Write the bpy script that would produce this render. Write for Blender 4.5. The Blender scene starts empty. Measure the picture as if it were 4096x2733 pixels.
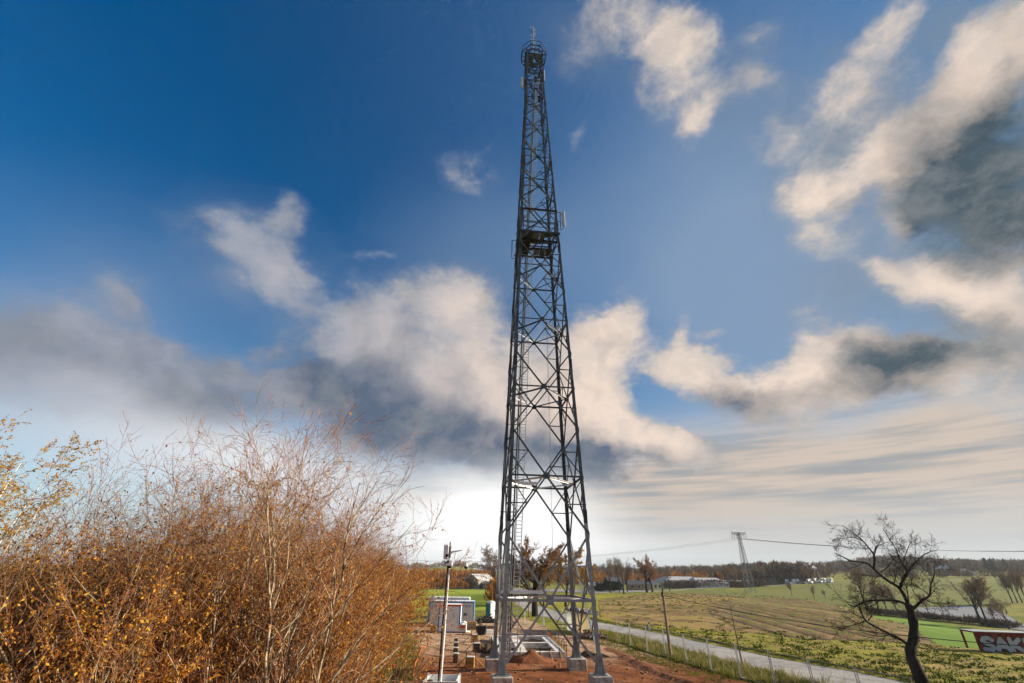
import bpy, bmesh, math, random
import numpy as np
from mathutils import Vector, Matrix, noise

random.seed(7)
RNG = np.random.default_rng(11)
SC = bpy.context.scene
COL = SC.collection
R = math.radians

# ------------------------------------------------------------------ camera
CAM = Vector((0.0, 0.0, 6.2))
FPX, PITCH, ROLL = 1759.5, R(27.58), R(0.886)      # focal length in pixels of the 4096 px wide photograph


def ray(x, y):
    """world direction through a point of the 4096x2733 photograph"""
    u, v = x - 2048.0, 1366.5 - y
    c, s = math.cos(ROLL), math.sin(ROLL)
    a, b = c * u - s * v, s * u + c * v
    return Vector((a, FPX * math.cos(PITCH) - b * math.sin(PITCH), FPX * math.sin(PITCH) + b * math.cos(PITCH)))


cd = bpy.data.cameras.new('camera')
cd.sensor_width = 36.0
cd.lens = FPX / 4096 * 36
cd.clip_start = 0.1
cd.clip_end = 20000
cam = bpy.data.objects.new('camera', cd)
COL.objects.link(cam)
_rt, _up, _fw = Vector((1, 0, 0)), Vector((0, -math.sin(PITCH), math.cos(PITCH))), Vector((0, math.cos(PITCH), math.sin(PITCH)))
_c, _s = math.cos(ROLL), math.sin(ROLL)
_X, _Y, _Z = _c * _rt + _s * _up, -_s * _rt + _c * _up, -_fw
cam.matrix_world = Matrix(((_X.x, _Y.x, _Z.x, CAM.x), (_X.y, _Y.y, _Z.y, CAM.y), (_X.z, _Y.z, _Z.z, CAM.z), (0, 0, 0, 1)))
SC.camera = cam

# ------------------------------------------------------------------ sun, exposure
SUN_EL, SUN_AZ = R(20), R(7)                        # azimuth counted from +X towards +Y
sl = bpy.data.lights.new('sun', 'SUN')
sl.energy = 5.0
sl.angle = R(0.5)
sl.color = (1.0, 0.87, 0.68)
sun = bpy.data.objects.new('sun', sl)
COL.objects.link(sun)
SUN_DIR = Vector((math.cos(SUN_EL) * math.cos(SUN_AZ), math.cos(SUN_EL) * math.sin(SUN_AZ), math.sin(SUN_EL)))
sun.rotation_euler = SUN_DIR.to_track_quat('Z', 'Y').to_euler()
sun.location = (40, 5, 30)

SC.view_settings.view_transform = 'Standard'
SC.view_settings.look = 'None'
SC.view_settings.exposure = 1.0
SC.view_settings.gamma = 1.0
SC.view_settings.use_curve_mapping = False
SC.render.engine = 'CYCLES'
SC.cycles.use_denoising = True
SC.cycles.max_bounces = 5
SC.cycles.diffuse_bounces = 3
SC.cycles.transparent_max_bounces = 12
SC.cycles.volume_bounces = 0
SC.cycles.use_adaptive_sampling = True
SC.cycles.adaptive_threshold = 0.025
SC.cycles.adaptive_min_samples = 12


def lin(r, g, b):
    f = lambda c: c / 12.92 if c <= 0.04045 else ((c + 0.055) / 1.055) ** 2.4
    return (f(r / 255), f(g / 255), f(b / 255), 1.0)


# ------------------------------------------------------------------ sky: Nishita behind procedural clouds
world = bpy.data.worlds.new('World')
SC.world = world
world.use_nodes = True
WT = world.node_tree
WT.nodes.clear()


class NT:
    """small helper to write node chains"""
    def __init__(s, tree): s.t = tree

    def n(s, kind, **kw):
        nd = s.t.nodes.new(kind)
        for k, v in kw.items():
            setattr(nd, k, v)
        return nd

    def put(s, sock, v):
        if isinstance(v, bpy.types.NodeSocket): s.t.links.new(v, sock)
        elif v is not None: sock.default_value = v

    def math(s, op, a, b=None, c=None, clamp=False):
        nd = s.n('ShaderNodeMath', operation=op, use_clamp=clamp)
        for i, v in enumerate((a, b, c)):
            if v is not None: s.put(nd.inputs[i], v)
        return nd.outputs[0]

    def vm(s, op, a, b=None, scale=None):
        nd = s.n('ShaderNodeVectorMath', operation=op)
        s.put(nd.inputs[0], a)
        if b is not None: s.put(nd.inputs[1], b)
        if scale is not None: s.put(nd.inputs['Scale'], scale)
        return nd.outputs['Value' if op in ('LENGTH', 'DOT_PRODUCT', 'DISTANCE') else 'Vector']

    def rng(s, v, a, b, c=0.0, d=1.0, kind='SMOOTHSTEP'):
        nd = s.n('ShaderNodeMapRange', interpolation_type=kind)
        nd.clamp = True if kind == 'LINEAR' else nd.clamp
        s.put(nd.inputs[0], v)
        for i, q in enumerate((a, b, c, d)): s.put(nd.inputs[i + 1], q)
        return nd.outputs[0]

    def noise(s, vec, scale, detail=4, rough=0.55, dist=0.0, out='Fac'):
        nd = s.n('ShaderNodeTexNoise')
        if vec is not None: s.put(nd.inputs['Vector'], vec)
        nd.inputs['Scale'].default_value = scale
        nd.inputs['Detail'].default_value = detail
        nd.inputs['Roughness'].default_value = rough
        nd.inputs['Distortion'].default_value = dist
        return nd.outputs[out]

    def mix(s, f, a, b, blend='MIX'):
        nd = s.n('ShaderNodeMix', data_type='RGBA', blend_type=blend)
        s.put(nd.inputs[0], f)
        s.put(nd.inputs[6], a)
        s.put(nd.inputs[7], b)
        return nd.outputs[2]

    def ramp(s, f, stops, interp='LINEAR'):
        nd = s.n('ShaderNodeValToRGB')
        nd.color_ramp.interpolation = interp
        el = nd.color_ramp.elements
        while len(el) < len(stops): el.new(0.5)
        for e, (p, c) in zip(el, stops):
            e.position = p
            e.color = c if len(c) == 4 else (*c, 1)
        s.put(nd.inputs[0], f)
        return nd.outputs[0]


W = NT(WT)
tc = W.n('ShaderNodeTexCoord')
D0 = W.vm('NORMALIZE', tc.outputs['Generated'])
sky = W.n('ShaderNodeTexSky', sky_type='NISHITA', sun_disc=False)
sky.sun_elevation = SUN_EL
sky.sun_rotation = math.pi / 2 - SUN_AZ
sky.altitude = 300
sky.air_density = 1.0
sky.dust_density = 0.6
sky.ozone_density = 2.0
# warped directions: big billows for the outline, fine ones for the edge
sq = W.vm('MULTIPLY', D0, (1, 1, 1.5))
n1 = W.vm('SUBTRACT', W.noise(sq, 4.0, 3, 0.5, out='Color'), (0.5, 0.5, 0.5))
n2 = W.vm('SUBTRACT', W.noise(sq, 12.0, 8, 0.7, out='Color'), (0.5, 0.5, 0.5))
DW = W.vm('ADD', D0, W.vm('ADD', W.vm('SCALE', n1, scale=0.09), W.vm('SCALE', n2, scale=0.072)))
DS = W.vm('ADD', D0, W.vm('SCALE', n1, scale=0.10))
DD = W.vm('ADD', DS, W.vm('SCALE', n2, scale=0.06))
K = 4096 / 2350.0


def sky_dir(x, y): return ray(x * K, y * K).normalized()


def blob(vec, x, y, rx, ry, rot, soft):
    c = sky_dir(x, y)
    ca, sa = math.cos(R(rot)), math.sin(R(rot))
    a = sky_dir(x + ca * rx, y + sa * rx) - sky_dir(x - ca * rx, y - sa * rx)
    b = sky_dir(x - sa * ry, y + ca * ry) - sky_dir(x + sa * ry, y - ca * ry)
    la, lb = a.length / 2, b.length / 2
    ax = a.normalized()
    nz = ax.cross(b).normalized()
    by = nz.cross(ax)
    m = Matrix((ax, by, nz)).transposed()
    mp = W.n('ShaderNodeMapping', vector_type='TEXTURE')
    W.put(mp.inputs['Vector'], vec)
    mp.inputs['Location'].default_value = c
    mp.inputs['Rotation'].default_value = m.to_euler()
    mp.inputs['Scale'].default_value = (la, lb, 0.6)
    return W.rng(W.vm('LENGTH', mp.outputs[0]), *soft)


def field(vec, blobs, soft=(1.5, 0.1), start=0.0):
    acc = start
    for i, (x, y, rx, ry, rot, w) in enumerate(blobs):
        if i % 6 == 5:      # chains the evaluation, so that few results are held at a time
            nd = W.n('ShaderNodeVectorMath', operation='MULTIPLY_ADD')
            W.put(nd.inputs[0], acc)
            nd.inputs[1].default_value = (1e-7, 1e-7, 1e-7)
            W.put(nd.inputs[2], vec)
            vec = nd.outputs[0]
        acc = W.math('MULTIPLY_ADD', blob(vec, x, y, rx, ry, rot, soft), w, acc)
    return acc


#SKYDATA
COVER = [
    # left of the tower
    (590, 570, 130, 65, 42, .75), (655, 520, 60, 75, 0, .6), (690, 650, 90, 65, 52, .6), (480, 525, 130, 55, 18, .32),
    (560, 650, 200, 90, 25, .22),
    (210, 745, 120, 65, 20, .6), (280, 690, 110, 30, 48, .42), (345, 810, 110, 55, 20, .6), (170, 850, 240, 100, 15, .5),
    (400, 920, 260, 80, 20, .65), (130, 650, 160, 60, 0, .25), (300, 660, 80, 60, 30, .2), (550, 850, 120, 50, 20, .3),
    (850, 750, 110, 120, 0, .8), (1010, 715, 120, 110, 0, .8), (1090, 850, 110, 190, 8, .9), (920, 880, 250, 110, 25, .9),
    (60, 800, 220, 110, 0, .45), (480, 880, 220, 80, 15, .5), (250, 960, 260, 50, 12, .35),
    (690, 880, 170, 60, 20, .75), (1000, 1000, 240, 95, 20, .9), (780, 960, 230, 65, 25, .55), (1240, 950, 170, 170, 0, 1.0),
    (1070, 395, 85, 48, 25, .42), (850, 588, 110, 13, -8, .32), (1095, 340, 26, 7, -25, .34),
    # right of the tower
    (1385, 790, 85, 100, -30, .95), (1440, 715, 56, 62, 20, .85), (1330, 870, 110, 150, 0, .9), (1535, 840, 100, 62, 10, .95),
    (1562, 765, 26, 44, 10, .5), (1650, 880, 130, 52, 20, .95), (1790, 910, 180, 58, 3, .95), (1470, 1000, 170, 60, 22, .95),
    (1570, 1030, 120, 45, 15, .8), (1350, 1010, 110, 100, 0, .9), (1628, 778, 34, 18, 0, .5), (1655, 822, 40, 22, 0, .4), (1525, 928, 92, 28, 38, -1.1),
    (1920, 785, 100, 50, -12, .95), (1840, 830, 50, 60, 0, .5), (1850, 718, 62, 34, -20, .62), (1890, 880, 170, 60, 0, .8),
    (2085, 764, 34, 28, 0, .55), (2030, 830, 140, 75, 0, .85), (2090, 625, 120, 62, 12, .95), (2000, 600, 50, 30, 20, .4), (2230, 690, 150, 65, 15, .85),
    (2200, 830, 240, 120, 0, .85), (1750, 985, 190, 45, 0, .7),
    # upper right
    (2050, 40, 95, 55, -38, .75), (1945, 210, 160, 70, -58, .85), (1775, 320, 70, 55, -30, .5), (1850, 390, 60, 80, -30, .4), (1885, 465, 100, 75, 20, .85),
    (1905, 560, 80, 42, 8, .75), (2020, 380, 170, 75, -22, .95), (2150, 230, 230, 105, -48, .95), (2275, 60, 170, 90, -42, .85),
    (2220, 430, 230, 140, -25, 1.1), (2065, 530, 55, 32, 0, .55), (2330, 600, 140, 120, 0, .9), (2340, 180, 120, 200, 20, .9),
    (1555, 160, 100, 150, -18, .9), (1500, 50, 150, 80, 20, .6), (1605, 300, 45, 90, 18, .65), (1350, 70, 110, 90, 0, .34), (1300, 150, 60, 40, -40, .25),
    (1690, 200, 80, 90, 0, .38), (1745, 75, 50, 36, 0, .38), (1312, 300, 22, 52, 20, .28), (1470, 365, 22, 55, 30, .32), (1800, 200, 90, 50, 20, .2),
]
DARK = [
    (900, 940, 300, 70, 26, .95), (690, 880, 150, 50, 20, .7), (1080, 1040, 200, 60, 10, .85), (1250, 1040, 150, 60, 0, .5), (1480, 1062, 200, 38, 6, .85),
    (1715, 930, 140, 46, 14, .95), (2010, 825, 120, 58, 8, 1.0), (1960, 905, 170, 30, 0, .5), (2260, 420, 190, 110, -20, .8), (2150, 470, 150, 70, -30, .55), (2330, 480, 120, 130, 0, .5),
    (2340, 230, 90, 200, 20, .65), (2260, 560, 170, 60, 15, .9), (2240, 770, 190, 70, 8, .8), (2140, 715, 70, 26, 10, .4),
    (300, 850, 280, 90, 20, .45), (480, 950, 190, 50, 20, .4), (940, 770, 40, 110, 0, .4), (2130, 270, 200, 70, -48, .45),
    (1900, 1215, 340, 16, 0, .3), (2250, 1195, 240, 34, 0, .4), (1420, 1232, 190, 12, 0, .4), (1840, 350, 110, 50, -50, .25),
    (2250, 1080, 280, 30, -4, .4), (560, 610, 190, 70, 30, .25), (1000, 1170, 130, 14, 5, .45), (800, 1000, 140, 45, 20, .35),
    (2000, 1275, 700, 40, 0, .35), (1000, 860, 260, 200, 10, .3), (1330, 960, 150, 120, 0, .25), (2200, 900, 260, 120, 0, .2), (150, 760, 260, 160, 10, .25), (1380, 120, 120, 80, 0, .25), (1700, 190, 60, 90, 0, .3),
]
LAYER = [(900, 1145, 460, 90, 12, .55), (1900, 1060, 640, 110, 3, .95), (2250, 960, 320, 130, 0, .8), (1500, 1130, 440, 100, 0, .9),
         (2000, 1190, 700, 80, 0, .8), (1150, 1210, 360, 90, 0, .7), (1900, 1290, 900, 90, 0, .9), (560, 1040, 420, 70, 12, .4), (250, 900, 420, 130, 10, .45), (150, 700, 300, 130, 0, .25)]
GREY = [(2170, 300, 330, 240, -40, .75), (1900, 380, 140, 220, -20, .45), (2260, 640, 260, 150, 0, .7), (1660, 230, 160, 150, 0, .35), (2080, 60, 200, 80, -30, .35), (1960, 700, 160, 120, 0, .3), (980, 820, 260, 200, 10, .5), (1400, 90, 140, 90, 0, .3), (620, 600, 180, 110, 30, .35)]
VEIL = [(1620, 640, 330, 260, 0, .75), (1850, 700, 300, 250, 0, .5), (420, 700, 480, 170, 12, .3), (1120, 560, 180, 140, 0, .35), (1700, 330, 330, 200, 0, .25)]
GLOW = [(1130, 1215, 230, 80, 0, 1.0), (1210, 1170, 170, 90, 0, .5), (640, 1085, 440, 95, 12, .65), (1250, 1270, 330, 40, 0, .5)]
SKY_STRENGTH = 0.1
GAIN = 1.0 / (SKY_STRENGTH * 2 ** SC.view_settings.exposure)


def scol(r, g, b, k=1.0):
    c = lin(r, g, b)
    return (c[0] * GAIN * k, c[1] * GAIN * k, c[2] * GAIN * k, 1.0)


sep = W.n('ShaderNodeSeparateXYZ')
W.put(sep.inputs[0], D0)
DX, DY, DZ = sep.outputs
fb = W.noise(W.vm('ADD', sq, W.vm('SCALE', n1, scale=0.05)), 9.0, 9, 0.66)
fbs = W.math('SUBTRACT', fb, 0.5)
relief = W.math('SUBTRACT', W.noise(DW, 5.5, 6, 0.55),
                W.noise(W.vm('ADD', DW, (0.045, 0.0, 0.05)), 5.5, 6, 0.55))
cov = W.math('MULTIPLY', field(DW, COVER), 0.85)
behind = W.math('MULTIPLY', W.rng(DY, 0.25, -0.1), W.rng(W.noise(sq, 2.3, 5, 0.55), 0.46, 0.62))
cov = W.math('ADD', cov, behind)
grow = W.math('MINIMUM', W.math('MULTIPLY', cov, 3.0), 1.0)
cov2 = W.math('MULTIPLY_ADD', W.math('MULTIPLY', fbs, 1.9), grow, cov)
crisp = W.rng(DX, -0.35, 0.2)
alpha = W.rng(cov2, W.math('MULTIPLY_ADD', crisp, 0.05, 0.03), W.math('MULTIPLY_ADD', crisp, 0.18, 0.72))
body = W.rng(cov2, 0.3, 1.3)
veil = W.math('MINIMUM', field(DS, VEIL, (1.9, 0.0)), 0.9)
dark = field(DD, DARK, (2.0, 0.0))
dark = W.math('MULTIPLY_ADD', relief, 1.9, W.math('MULTIPLY_ADD', fbs, 0.62, W.rng(dark, 0.0, 1.45, 0.0, 1.0)), clamp=True)
glow = field(DS, GLOW, (1.8, 0.0))
side = W.rng(DX, -0.6, 0.2)
lit = W.mix(side, scol(172, 174, 186), scol(242, 221, 205))
thin = W.mix(side, scol(142, 153, 172), scol(190, 186, 184))
lit = W.mix(body, thin, lit)
lit = W.mix(W.rng(W.noise(DW, 14.0, 8, 0.62), 0.56, 0.36, 0.0, 0.35), lit, thin)
shad = W.mix(W.rng(DX, 0.2, 0.75), scol(90, 105, 128), scol(66, 84, 95))
shad = W.mix(W.rng(fb, 0.42, 0.66, 0.0, 0.55), shad, scol(142, 147, 150))
ccol = W.mix(dark, lit, shad)
# clear sky: the Nishita sky, deepened as the photograph shows it
hs = W.n('ShaderNodeHueSaturation')
hs.inputs['Saturation'].default_value = 1.45
W.put(hs.inputs['Color'], sky.outputs[0])
clear = W.mix(1.0, hs.outputs[0], (0.19, 0.57, 0.61, 1.0), 'MULTIPLY')
clear = W.mix(W.rng(DX, -0.55, 0.75, 0.0, 0.42), clear, scol(120, 148, 182))
clear = W.mix(veil, clear, scol(132, 156, 186))
haze_f = W.rng(DZ, 0.42, -0.02, 0.0, 0.85)
clear = W.mix(haze_f, clear, scol(214, 222, 230))
layer = W.math('MINIMUM', field(DS, LAYER, (1.6, 0.0)), 1.0)
streak = W.noise(W.vm('MULTIPLY', D0, (2.5, 2.5, 34.0)), 1.6, 6, 0.55)
lcol = W.mix(W.rng(streak, 0.40, 0.66), scol(208, 193, 180), scol(160, 163, 166))
lcol = W.mix(W.rng(DX, -0.15, -0.45), lcol, scol(160, 168, 182))
lcol = W.mix(W.rng(DZ, 0.16, 0.02), lcol, scol(196, 200, 202))
grey = W.math('MULTIPLY', W.math('MINIMUM', field(DS, GREY, (1.7, 0.0)), 1.0), W.rng(W.noise(DW, 6.0, 7, 0.6), 0.30, 0.62, 0.35, 0.95))
under = W.mix(grey, clear, W.mix(W.rng(DX, -0.3, 0.3), scol(134, 146, 166), scol(132, 141, 148)))
under = W.mix(layer, under, lcol)
out = W.mix(alpha, under, ccol)
out = W.mix(W.math('MINIMUM', glow, 1.0), out, scol(255, 255, 255, 1.05))
bg = W.n('ShaderNodeBackground')
W.put(bg.inputs['Color'], out)
bg.inputs['Strength'].default_value = SKY_STRENGTH
wo = W.n('ShaderNodeOutputWorld')
WT.links.new(bg.outputs[0], wo.inputs['Surface'])
world.cycles.sampling_method = 'MANUAL'
world.cycles.sample_map_resolution = 512
# ------------------------------------------------------------------ materials
MATS = {}


def new_mat(name):
    m = bpy.data.materials.new(name)
    m.use_nodes = True
    m.node_tree.nodes.clear()
    MATS[name] = m
    t = NT(m.node_tree)
    o = t.n('ShaderNodeOutputMaterial')
    return m, t, o


def pmat(name, c1, c2, scale=5.0, rough=0.8, metal=0.0, bump=0.0, bscale=None, detail=5, spec=0.3, contrast=(0.35, 0.65), c3=None, scale3=0.7, vary=0.0, space='Object'):
    """two tones mixed by noise, a third in larger patches, optional relief"""
    m, t, o = new_mat(name)
    if space == 'World': vec = t.n('ShaderNodeNewGeometry').outputs['Position']
    else: vec = t.n('ShaderNodeTexCoord').outputs['Object']
    f = t.rng(t.noise(vec, scale, detail, 0.6), *contrast)
    col = t.mix(f, (*c1, 1), (*c2, 1))
    if c3 is not None:
        col = t.mix(t.rng(t.noise(vec, scale3, 4, 0.6), 0.45, 0.62), col, (*c3, 1))
    if vary:
        oi = t.n('ShaderNodeObjectInfo')
        col = t.mix(1.0, col, t.ramp(oi.outputs['Random'], [(0, (1 - vary,) * 3), (1, (1 + vary,) * 3)]), 'MULTIPLY')
    b = t.n('ShaderNodeBsdfPrincipled')
    t.put(b.inputs['Base Color'], col)
    b.inputs['Roughness'].default_value = rough
    b.inputs['Metallic'].default_value = metal
    b.inputs['Specular IOR Level'].default_value = spec
    if bump:
        bp = t.n('ShaderNodeBump')
        bp.inputs['Strength'].default_value = bump
        bp.inputs['Distance'].default_value = 0.1
        t.put(bp.inputs['Height'], t.noise(vec, bscale or scale * 2, 6, 0.65))
        t.put(b.inputs['Normal'], bp.outputs[0])
    t.t.links.new(b.outputs[0], o.inputs['Surface'])
    return m


def leafmat(name, stops, trans=0.35):
    """every leaf or blade takes its own tone; light shines through"""
    m, t, o = new_mat(name)
    g = t.n('ShaderNodeNewGeometry')
    col = t.ramp(g.outputs['Random Per Island'], stops)
    a = t.n('ShaderNodeBsdfDiffuse')
    t.put(a.inputs['Color'], col)
    b = t.n('ShaderNodeBsdfTranslucent')
    t.put(b.inputs['Color'], col)
    mx = t.n('ShaderNodeMixShader')
    mx.inputs[0].default_value = trans
    t.t.links.new(a.outputs[0], mx.inputs[1])
    t.t.links.new(b.outputs[0], mx.inputs[2])
    t.t.links.new(mx.outputs[0], o.inputs['Surface'])
    return m


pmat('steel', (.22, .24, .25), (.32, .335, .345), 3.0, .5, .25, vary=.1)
pmat('steel_upper', (.05, .055, .062), (.105, .112, .12), 3.0, .5, .35, vary=.15)  # darker steel tone for the tower above its lowest panel
pmat('antenna_grey', (.36, .37, .37), (.44, .45, .45), 3.0, .5)
pmat('grate', (.10, .11, .12), (.17, .18, .19), 6.0, .7)
pmat('steel_light', (.62, .63, .63), (.74, .75, .75), 4.0, .45, .1)
pmat('steel_dark', (.022, .024, .027), (.045, .048, .052), 4.0, .6, .2)
pmat('concrete', (.40, .37, .32), (.56, .53, .47), 7.0, .9, 0, .25, 30, c3=(.30, .25, .2), scale3=2.2)
pmat('fresh_concrete', (.62, .60, .57), (.76, .74, .71), 5.0, .85, 0, .2, 24, c3=(.50, .42, .36), scale3=1.3)
pmat('white_paint', (.70, .71, .72), (.80, .80, .80), 2.0, .5)
pmat('panel_white', (.76, .77, .79), (.85, .85, .86), 1.6, .55, 0, .03)
pmat('panel_beige', (.60, .58, .52), (.68, .66, .60), 1.4, .6)
pmat('blue_paint', (.03, .17, .40), (.05, .22, .48), 3.0, .45)
pmat('red_paint', (.50, .07, .03), (.60, .10, .04), 3.0, .5)
pmat('teal_plastic', (.02, .14, .17), (.03, .18, .21), 3.0, .5)
pmat('black_rubber', (.012, .012, .014), (.025, .025, .028), 6.0, .6)
pmat('dark_tarp', (.05, .045, .05), (.10, .085, .09), 5.0, .55, 0, .5, 14)
pmat('roof_film', (.16, .16, .19), (.34, .34, .39), 3.0, .35, 0, .2, 8)
leafmat('cream_wall', [(0, (.70, .62, .42)), (1, (.78, .71, .52))], .5)
leafmat('white_film', [(0, (.78, .78, .74)), (1, (.82, .82, .80))], .5)
pmat('wood_board', (.42, .21, .055), (.54, .30, .09), 6.0, .8, 0, .15, 20, vary=.2)
pmat('wood_grey', (.16, .11, .07), (.27, .19, .12), 7.0, .85, 0, .3, 24, vary=.15)
pmat('wood_dark', (.05, .045, .03), (.10, .09, .05), 7.0, .85, 0, .3, 24)
pmat('yellow_paint', (.60, .36, .03), (.70, .44, .05), 5.0, .6)
pmat('orange_plastic', (.65, .13, .03), (.75, .19, .05), 6.0, .6)
pmat('brick_red', (.17, .022, .016), (.23, .035, .022), 3.0, .75)
pmat('rust', (.22, .09, .035), (.34, .15, .06), 9.0, .9, 0, .2)
pmat('earth_heap', (.16, .055, .02), (.27, .10, .04), 7.0, .95, 0, .9, 16, contrast=(.3, .7))
pmat('earth_dark', (.05, .028, .015), (.10, .055, .03), 7.0, .95, 0, .9, 16)
pmat('bark_dark', (.014, .011, .009), (.035, .028, .022), 14.0, .95, 0, .8, 22)
pmat('bark_brown', (.10, .07, .045), (.19, .135, .09), 10.0, .9, 0, .4, 20)
pmat('bark_shrub', (.10, .07, .042), (.46, .37, .25), 3.2, .85, 0, .3, 20, contrast=(.42, .6))
pmat('twig_red', (.17, .055, .03), (.36, .19, .085), 3.0, .8)
pmat('twig_grey', (.12, .09, .07), (.2, .15, .115), 3.0, .85)
pmat('bark_birch', (.62, .60, .55), (.10, .085, .07), 9.0, .8, contrast=(.55, .62))
pmat('brick', (.26, .17, .12), (.36, .26, .19), 2.0, .9)
pmat('render_wall', (.52, .47, .38), (.62, .57, .47), .8, .9)
pmat('barn_wall', (.22, .20, .185), (.30, .27, .25), .8, .9)
pmat('roof_grey', (.34, .35, .36), (.46, .47, .48), .7, .6)
pmat('roof_dark', (.06, .06, .068), (.10, .10, .11), .7, .7)
pmat('greenhouse_glass', (.42, .43, .42), (.58, .58, .56), .25, .25, 0)
pmat('window_dark', (.02, .024, .03), (.04, .045, .055), 1.0, .15, spec=.6)
pmat('bale_film', (.78, .80, .80), (.88, .88, .88), 2.0, .35)
pmat('asphalt', (.22, .212, .205), (.33, .32, .31), 1.1, .7, 0, .15, 40, c3=(.38, .36, .33), scale3=.16, space='World')
leafmat('leaf_orange', [(0, (.12, .034, .010)), (.3, (.29, .10, .018)), (.55, (.52, .225, .032)), (.85, (.66, .40, .065)), (1, (.32, .085, .025))])
leafmat('leaf_brown', [(0, (.07, .03, .012)), (.5, (.14, .055, .018)), (1, (.24, .10, .026))])
leafmat('leaf_yellow', [(0, (.26, .15, .02)), (.5, (.50, .30, .03)), (1, (.38, .15, .02))])
leafmat('leaf_rust', [(0, (.13, .055, .025)), (.5, (.28, .12, .036)), (1, (.42, .20, .05))])
leafmat('twig_mist', [(0, (.09, .07, .058)), (.5, (.14, .105, .085)), (1, (.20, .14, .10))], .1)
leafmat('needle', [(0, (.012, .028, .018)), (.6, (.022, .045, .028)), (1, (.035, .06, .035))], .1)
leafmat('grass_blade', [(0, (.06, .09, .014)), (.5, (.13, .16, .022)), (.8, (.24, .23, .04)), (1, (.36, .28, .09))], .3)
leafmat('grass_dry', [(0, (.10, .12, .02)), (.4, (.26, .21, .06)), (.8, (.42, .33, .13)), (1, (.5, .42, .2))], .3)
leafmat('weed', [(0, (.018, .03, .008)), (.5, (.04, .062, .012)), (.85, (.09, .12, .018)), (1, (.17, .18, .03))], .25)


# ------------------------------------------------------------------ mesh helpers
class MB:
    """collects faces for ONE mesh object"""
    def __init__(s): s.v, s.f, s.m = [], [], []

    def face(s, pts, mi=0):
        i = len(s.v)
        s.v += [tuple(p) for p in pts]
        s.f.append(tuple(range(i, i + len(pts))))
        s.m.append(mi)

    def hexa(s, p, mi=0):
        i = len(s.v)
        s.v += [tuple(q) for q in p]
        for q in ((0, 3, 2, 1), (4, 5, 6, 7), (0, 1, 5, 4), (1, 2, 6, 5), (2, 3, 7, 6), (3, 0, 4, 7)):
            s.f.append(tuple(i + k for k in q))
            s.m.append(mi)
        return s

    def box(s, x0, y0, z0, x1, y1, z1, mi=0):
        s.hexa([(x0, y0, z0), (x1, y0, z0), (x1, y1, z0), (x0, y1, z0), (x0, y0, z1), (x1, y0, z1), (x1, y1, z1), (x0, y1, z1)], mi)
        return s

    def bar(s, p, q, w, h=None, mi=0, ref=(0, 0, 1)):
        p, q = Vector(p), Vector(q)
        h = h or w
        d = (q - p).normalized()
        r = Vector(ref)
        if abs(d.dot(r)) > 0.98: r = Vector((1, 0, 0))
        a = d.cross(r).normalized() * (w / 2)
        b = a.cross(d).normalized() * (h / 2)
        s.hexa([p - a - b, p + a - b, p + a + b, p - a + b, q - a - b, q + a - b, q + a + b, q - a + b], mi)
        return s

    def tube(s, pts, rad, n=8, mi=0, cap=True):
        pts = [Vector(p) for p in pts]
        rad = rad if isinstance(rad, (list, tuple)) else [rad] * len(pts)
        base = len(s.v)
        ref = Vector((0.31, 0.95, 0.05)).normalized()
        for i, p in enumerate(pts):
            d = (pts[min(i + 1, len(pts) - 1)] - pts[max(i - 1, 0)]).normalized()
            if abs(d.dot(ref)) > 0.95: ref = Vector((1, 0, 0.1)).normalized()
            a = d.cross(ref).normalized()
            b = d.cross(a).normalized()
            for k in range(n):
                w = 2 * math.pi * k / n
                s.v.append(tuple(p + (a * math.cos(w) + b * math.sin(w)) * rad[i]))
        for i in range(len(pts) - 1):
            for k in range(n):
                k2 = (k + 1) % n
                s.f.append((base + i * n + k, base + i * n + k2, base + (i + 1) * n + k2, base + (i + 1) * n + k))
                s.m.append(mi)
        if cap:
            s.f.append(tuple(base + k for k in range(n)))
            s.f.append(tuple(base + (len(pts) - 1) * n + k for k in reversed(range(n))))
            s.m += [mi, mi]
        return s

    def dome(s, c, rx, ry, rz, n=16, rings=6, mi=0, noise=0.0, seed=0, zmin=0.0):
        rg = random.Random(seed)
        base = len(s.v)
        for j in range(rings):
            ph = (math.pi / 2) * (j / rings) if zmin == 0 else -math.pi / 2 + math.pi * j / rings
            for k in range(n):
                w = 2 * math.pi * k / n
                q = 1 + rg.uniform(-noise, noise)
                s.v.append((c[0] + rx * math.cos(ph) * math.cos(w) * q, c[1] + ry * math.cos(ph) * math.sin(w) * q, c[2] + rz * math.sin(ph) * (1 + rg.uniform(-noise, noise))))
        s.v.append((c[0], c[1], c[2] + rz))
        for j in range(rings - 1):
            for k in range(n):
                k2 = (k + 1) % n
                s.f.append((base + j * n + k, base + j * n + k2, base + (j + 1) * n + k2, base + (j + 1) * n + k))
                s.m.append(mi)
        for k in range(n):
            s.f.append((base + (rings - 1) * n + k, base + (rings - 1) * n + (k + 1) % n, base + rings * n))
            s.m.append(mi)
        return s

    def mesh(s, name, mats):
        me = bpy.data.meshes.new(name)
        me.from_pydata(s.v, [], s.f)
        for m in (mats if isinstance(mats, (list, tuple)) else [mats]): me.materials.append(MATS[m])
        if isinstance(mats, (list, tuple)) and len(mats) > 1: me.polygons.foreach_set('material_index', s.m)
        me.update()
        return me

    def build(s, name, mats, parent=None, smooth=False, bevel=0.0):
        me = s.mesh(name, mats)
        if bevel:
            bm = bmesh.new()
            bm.from_mesh(me)
            bmesh.ops.bevel(bm, geom=bm.edges[:], offset=bevel, segments=1, affect='EDGES', clamp_overlap=True)
            bm.to_mesh(me)
            bm.free()
        if smooth: me.polygons.foreach_set('use_smooth', [True] * len(me.polygons))
        return link(name, me, parent)


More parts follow.
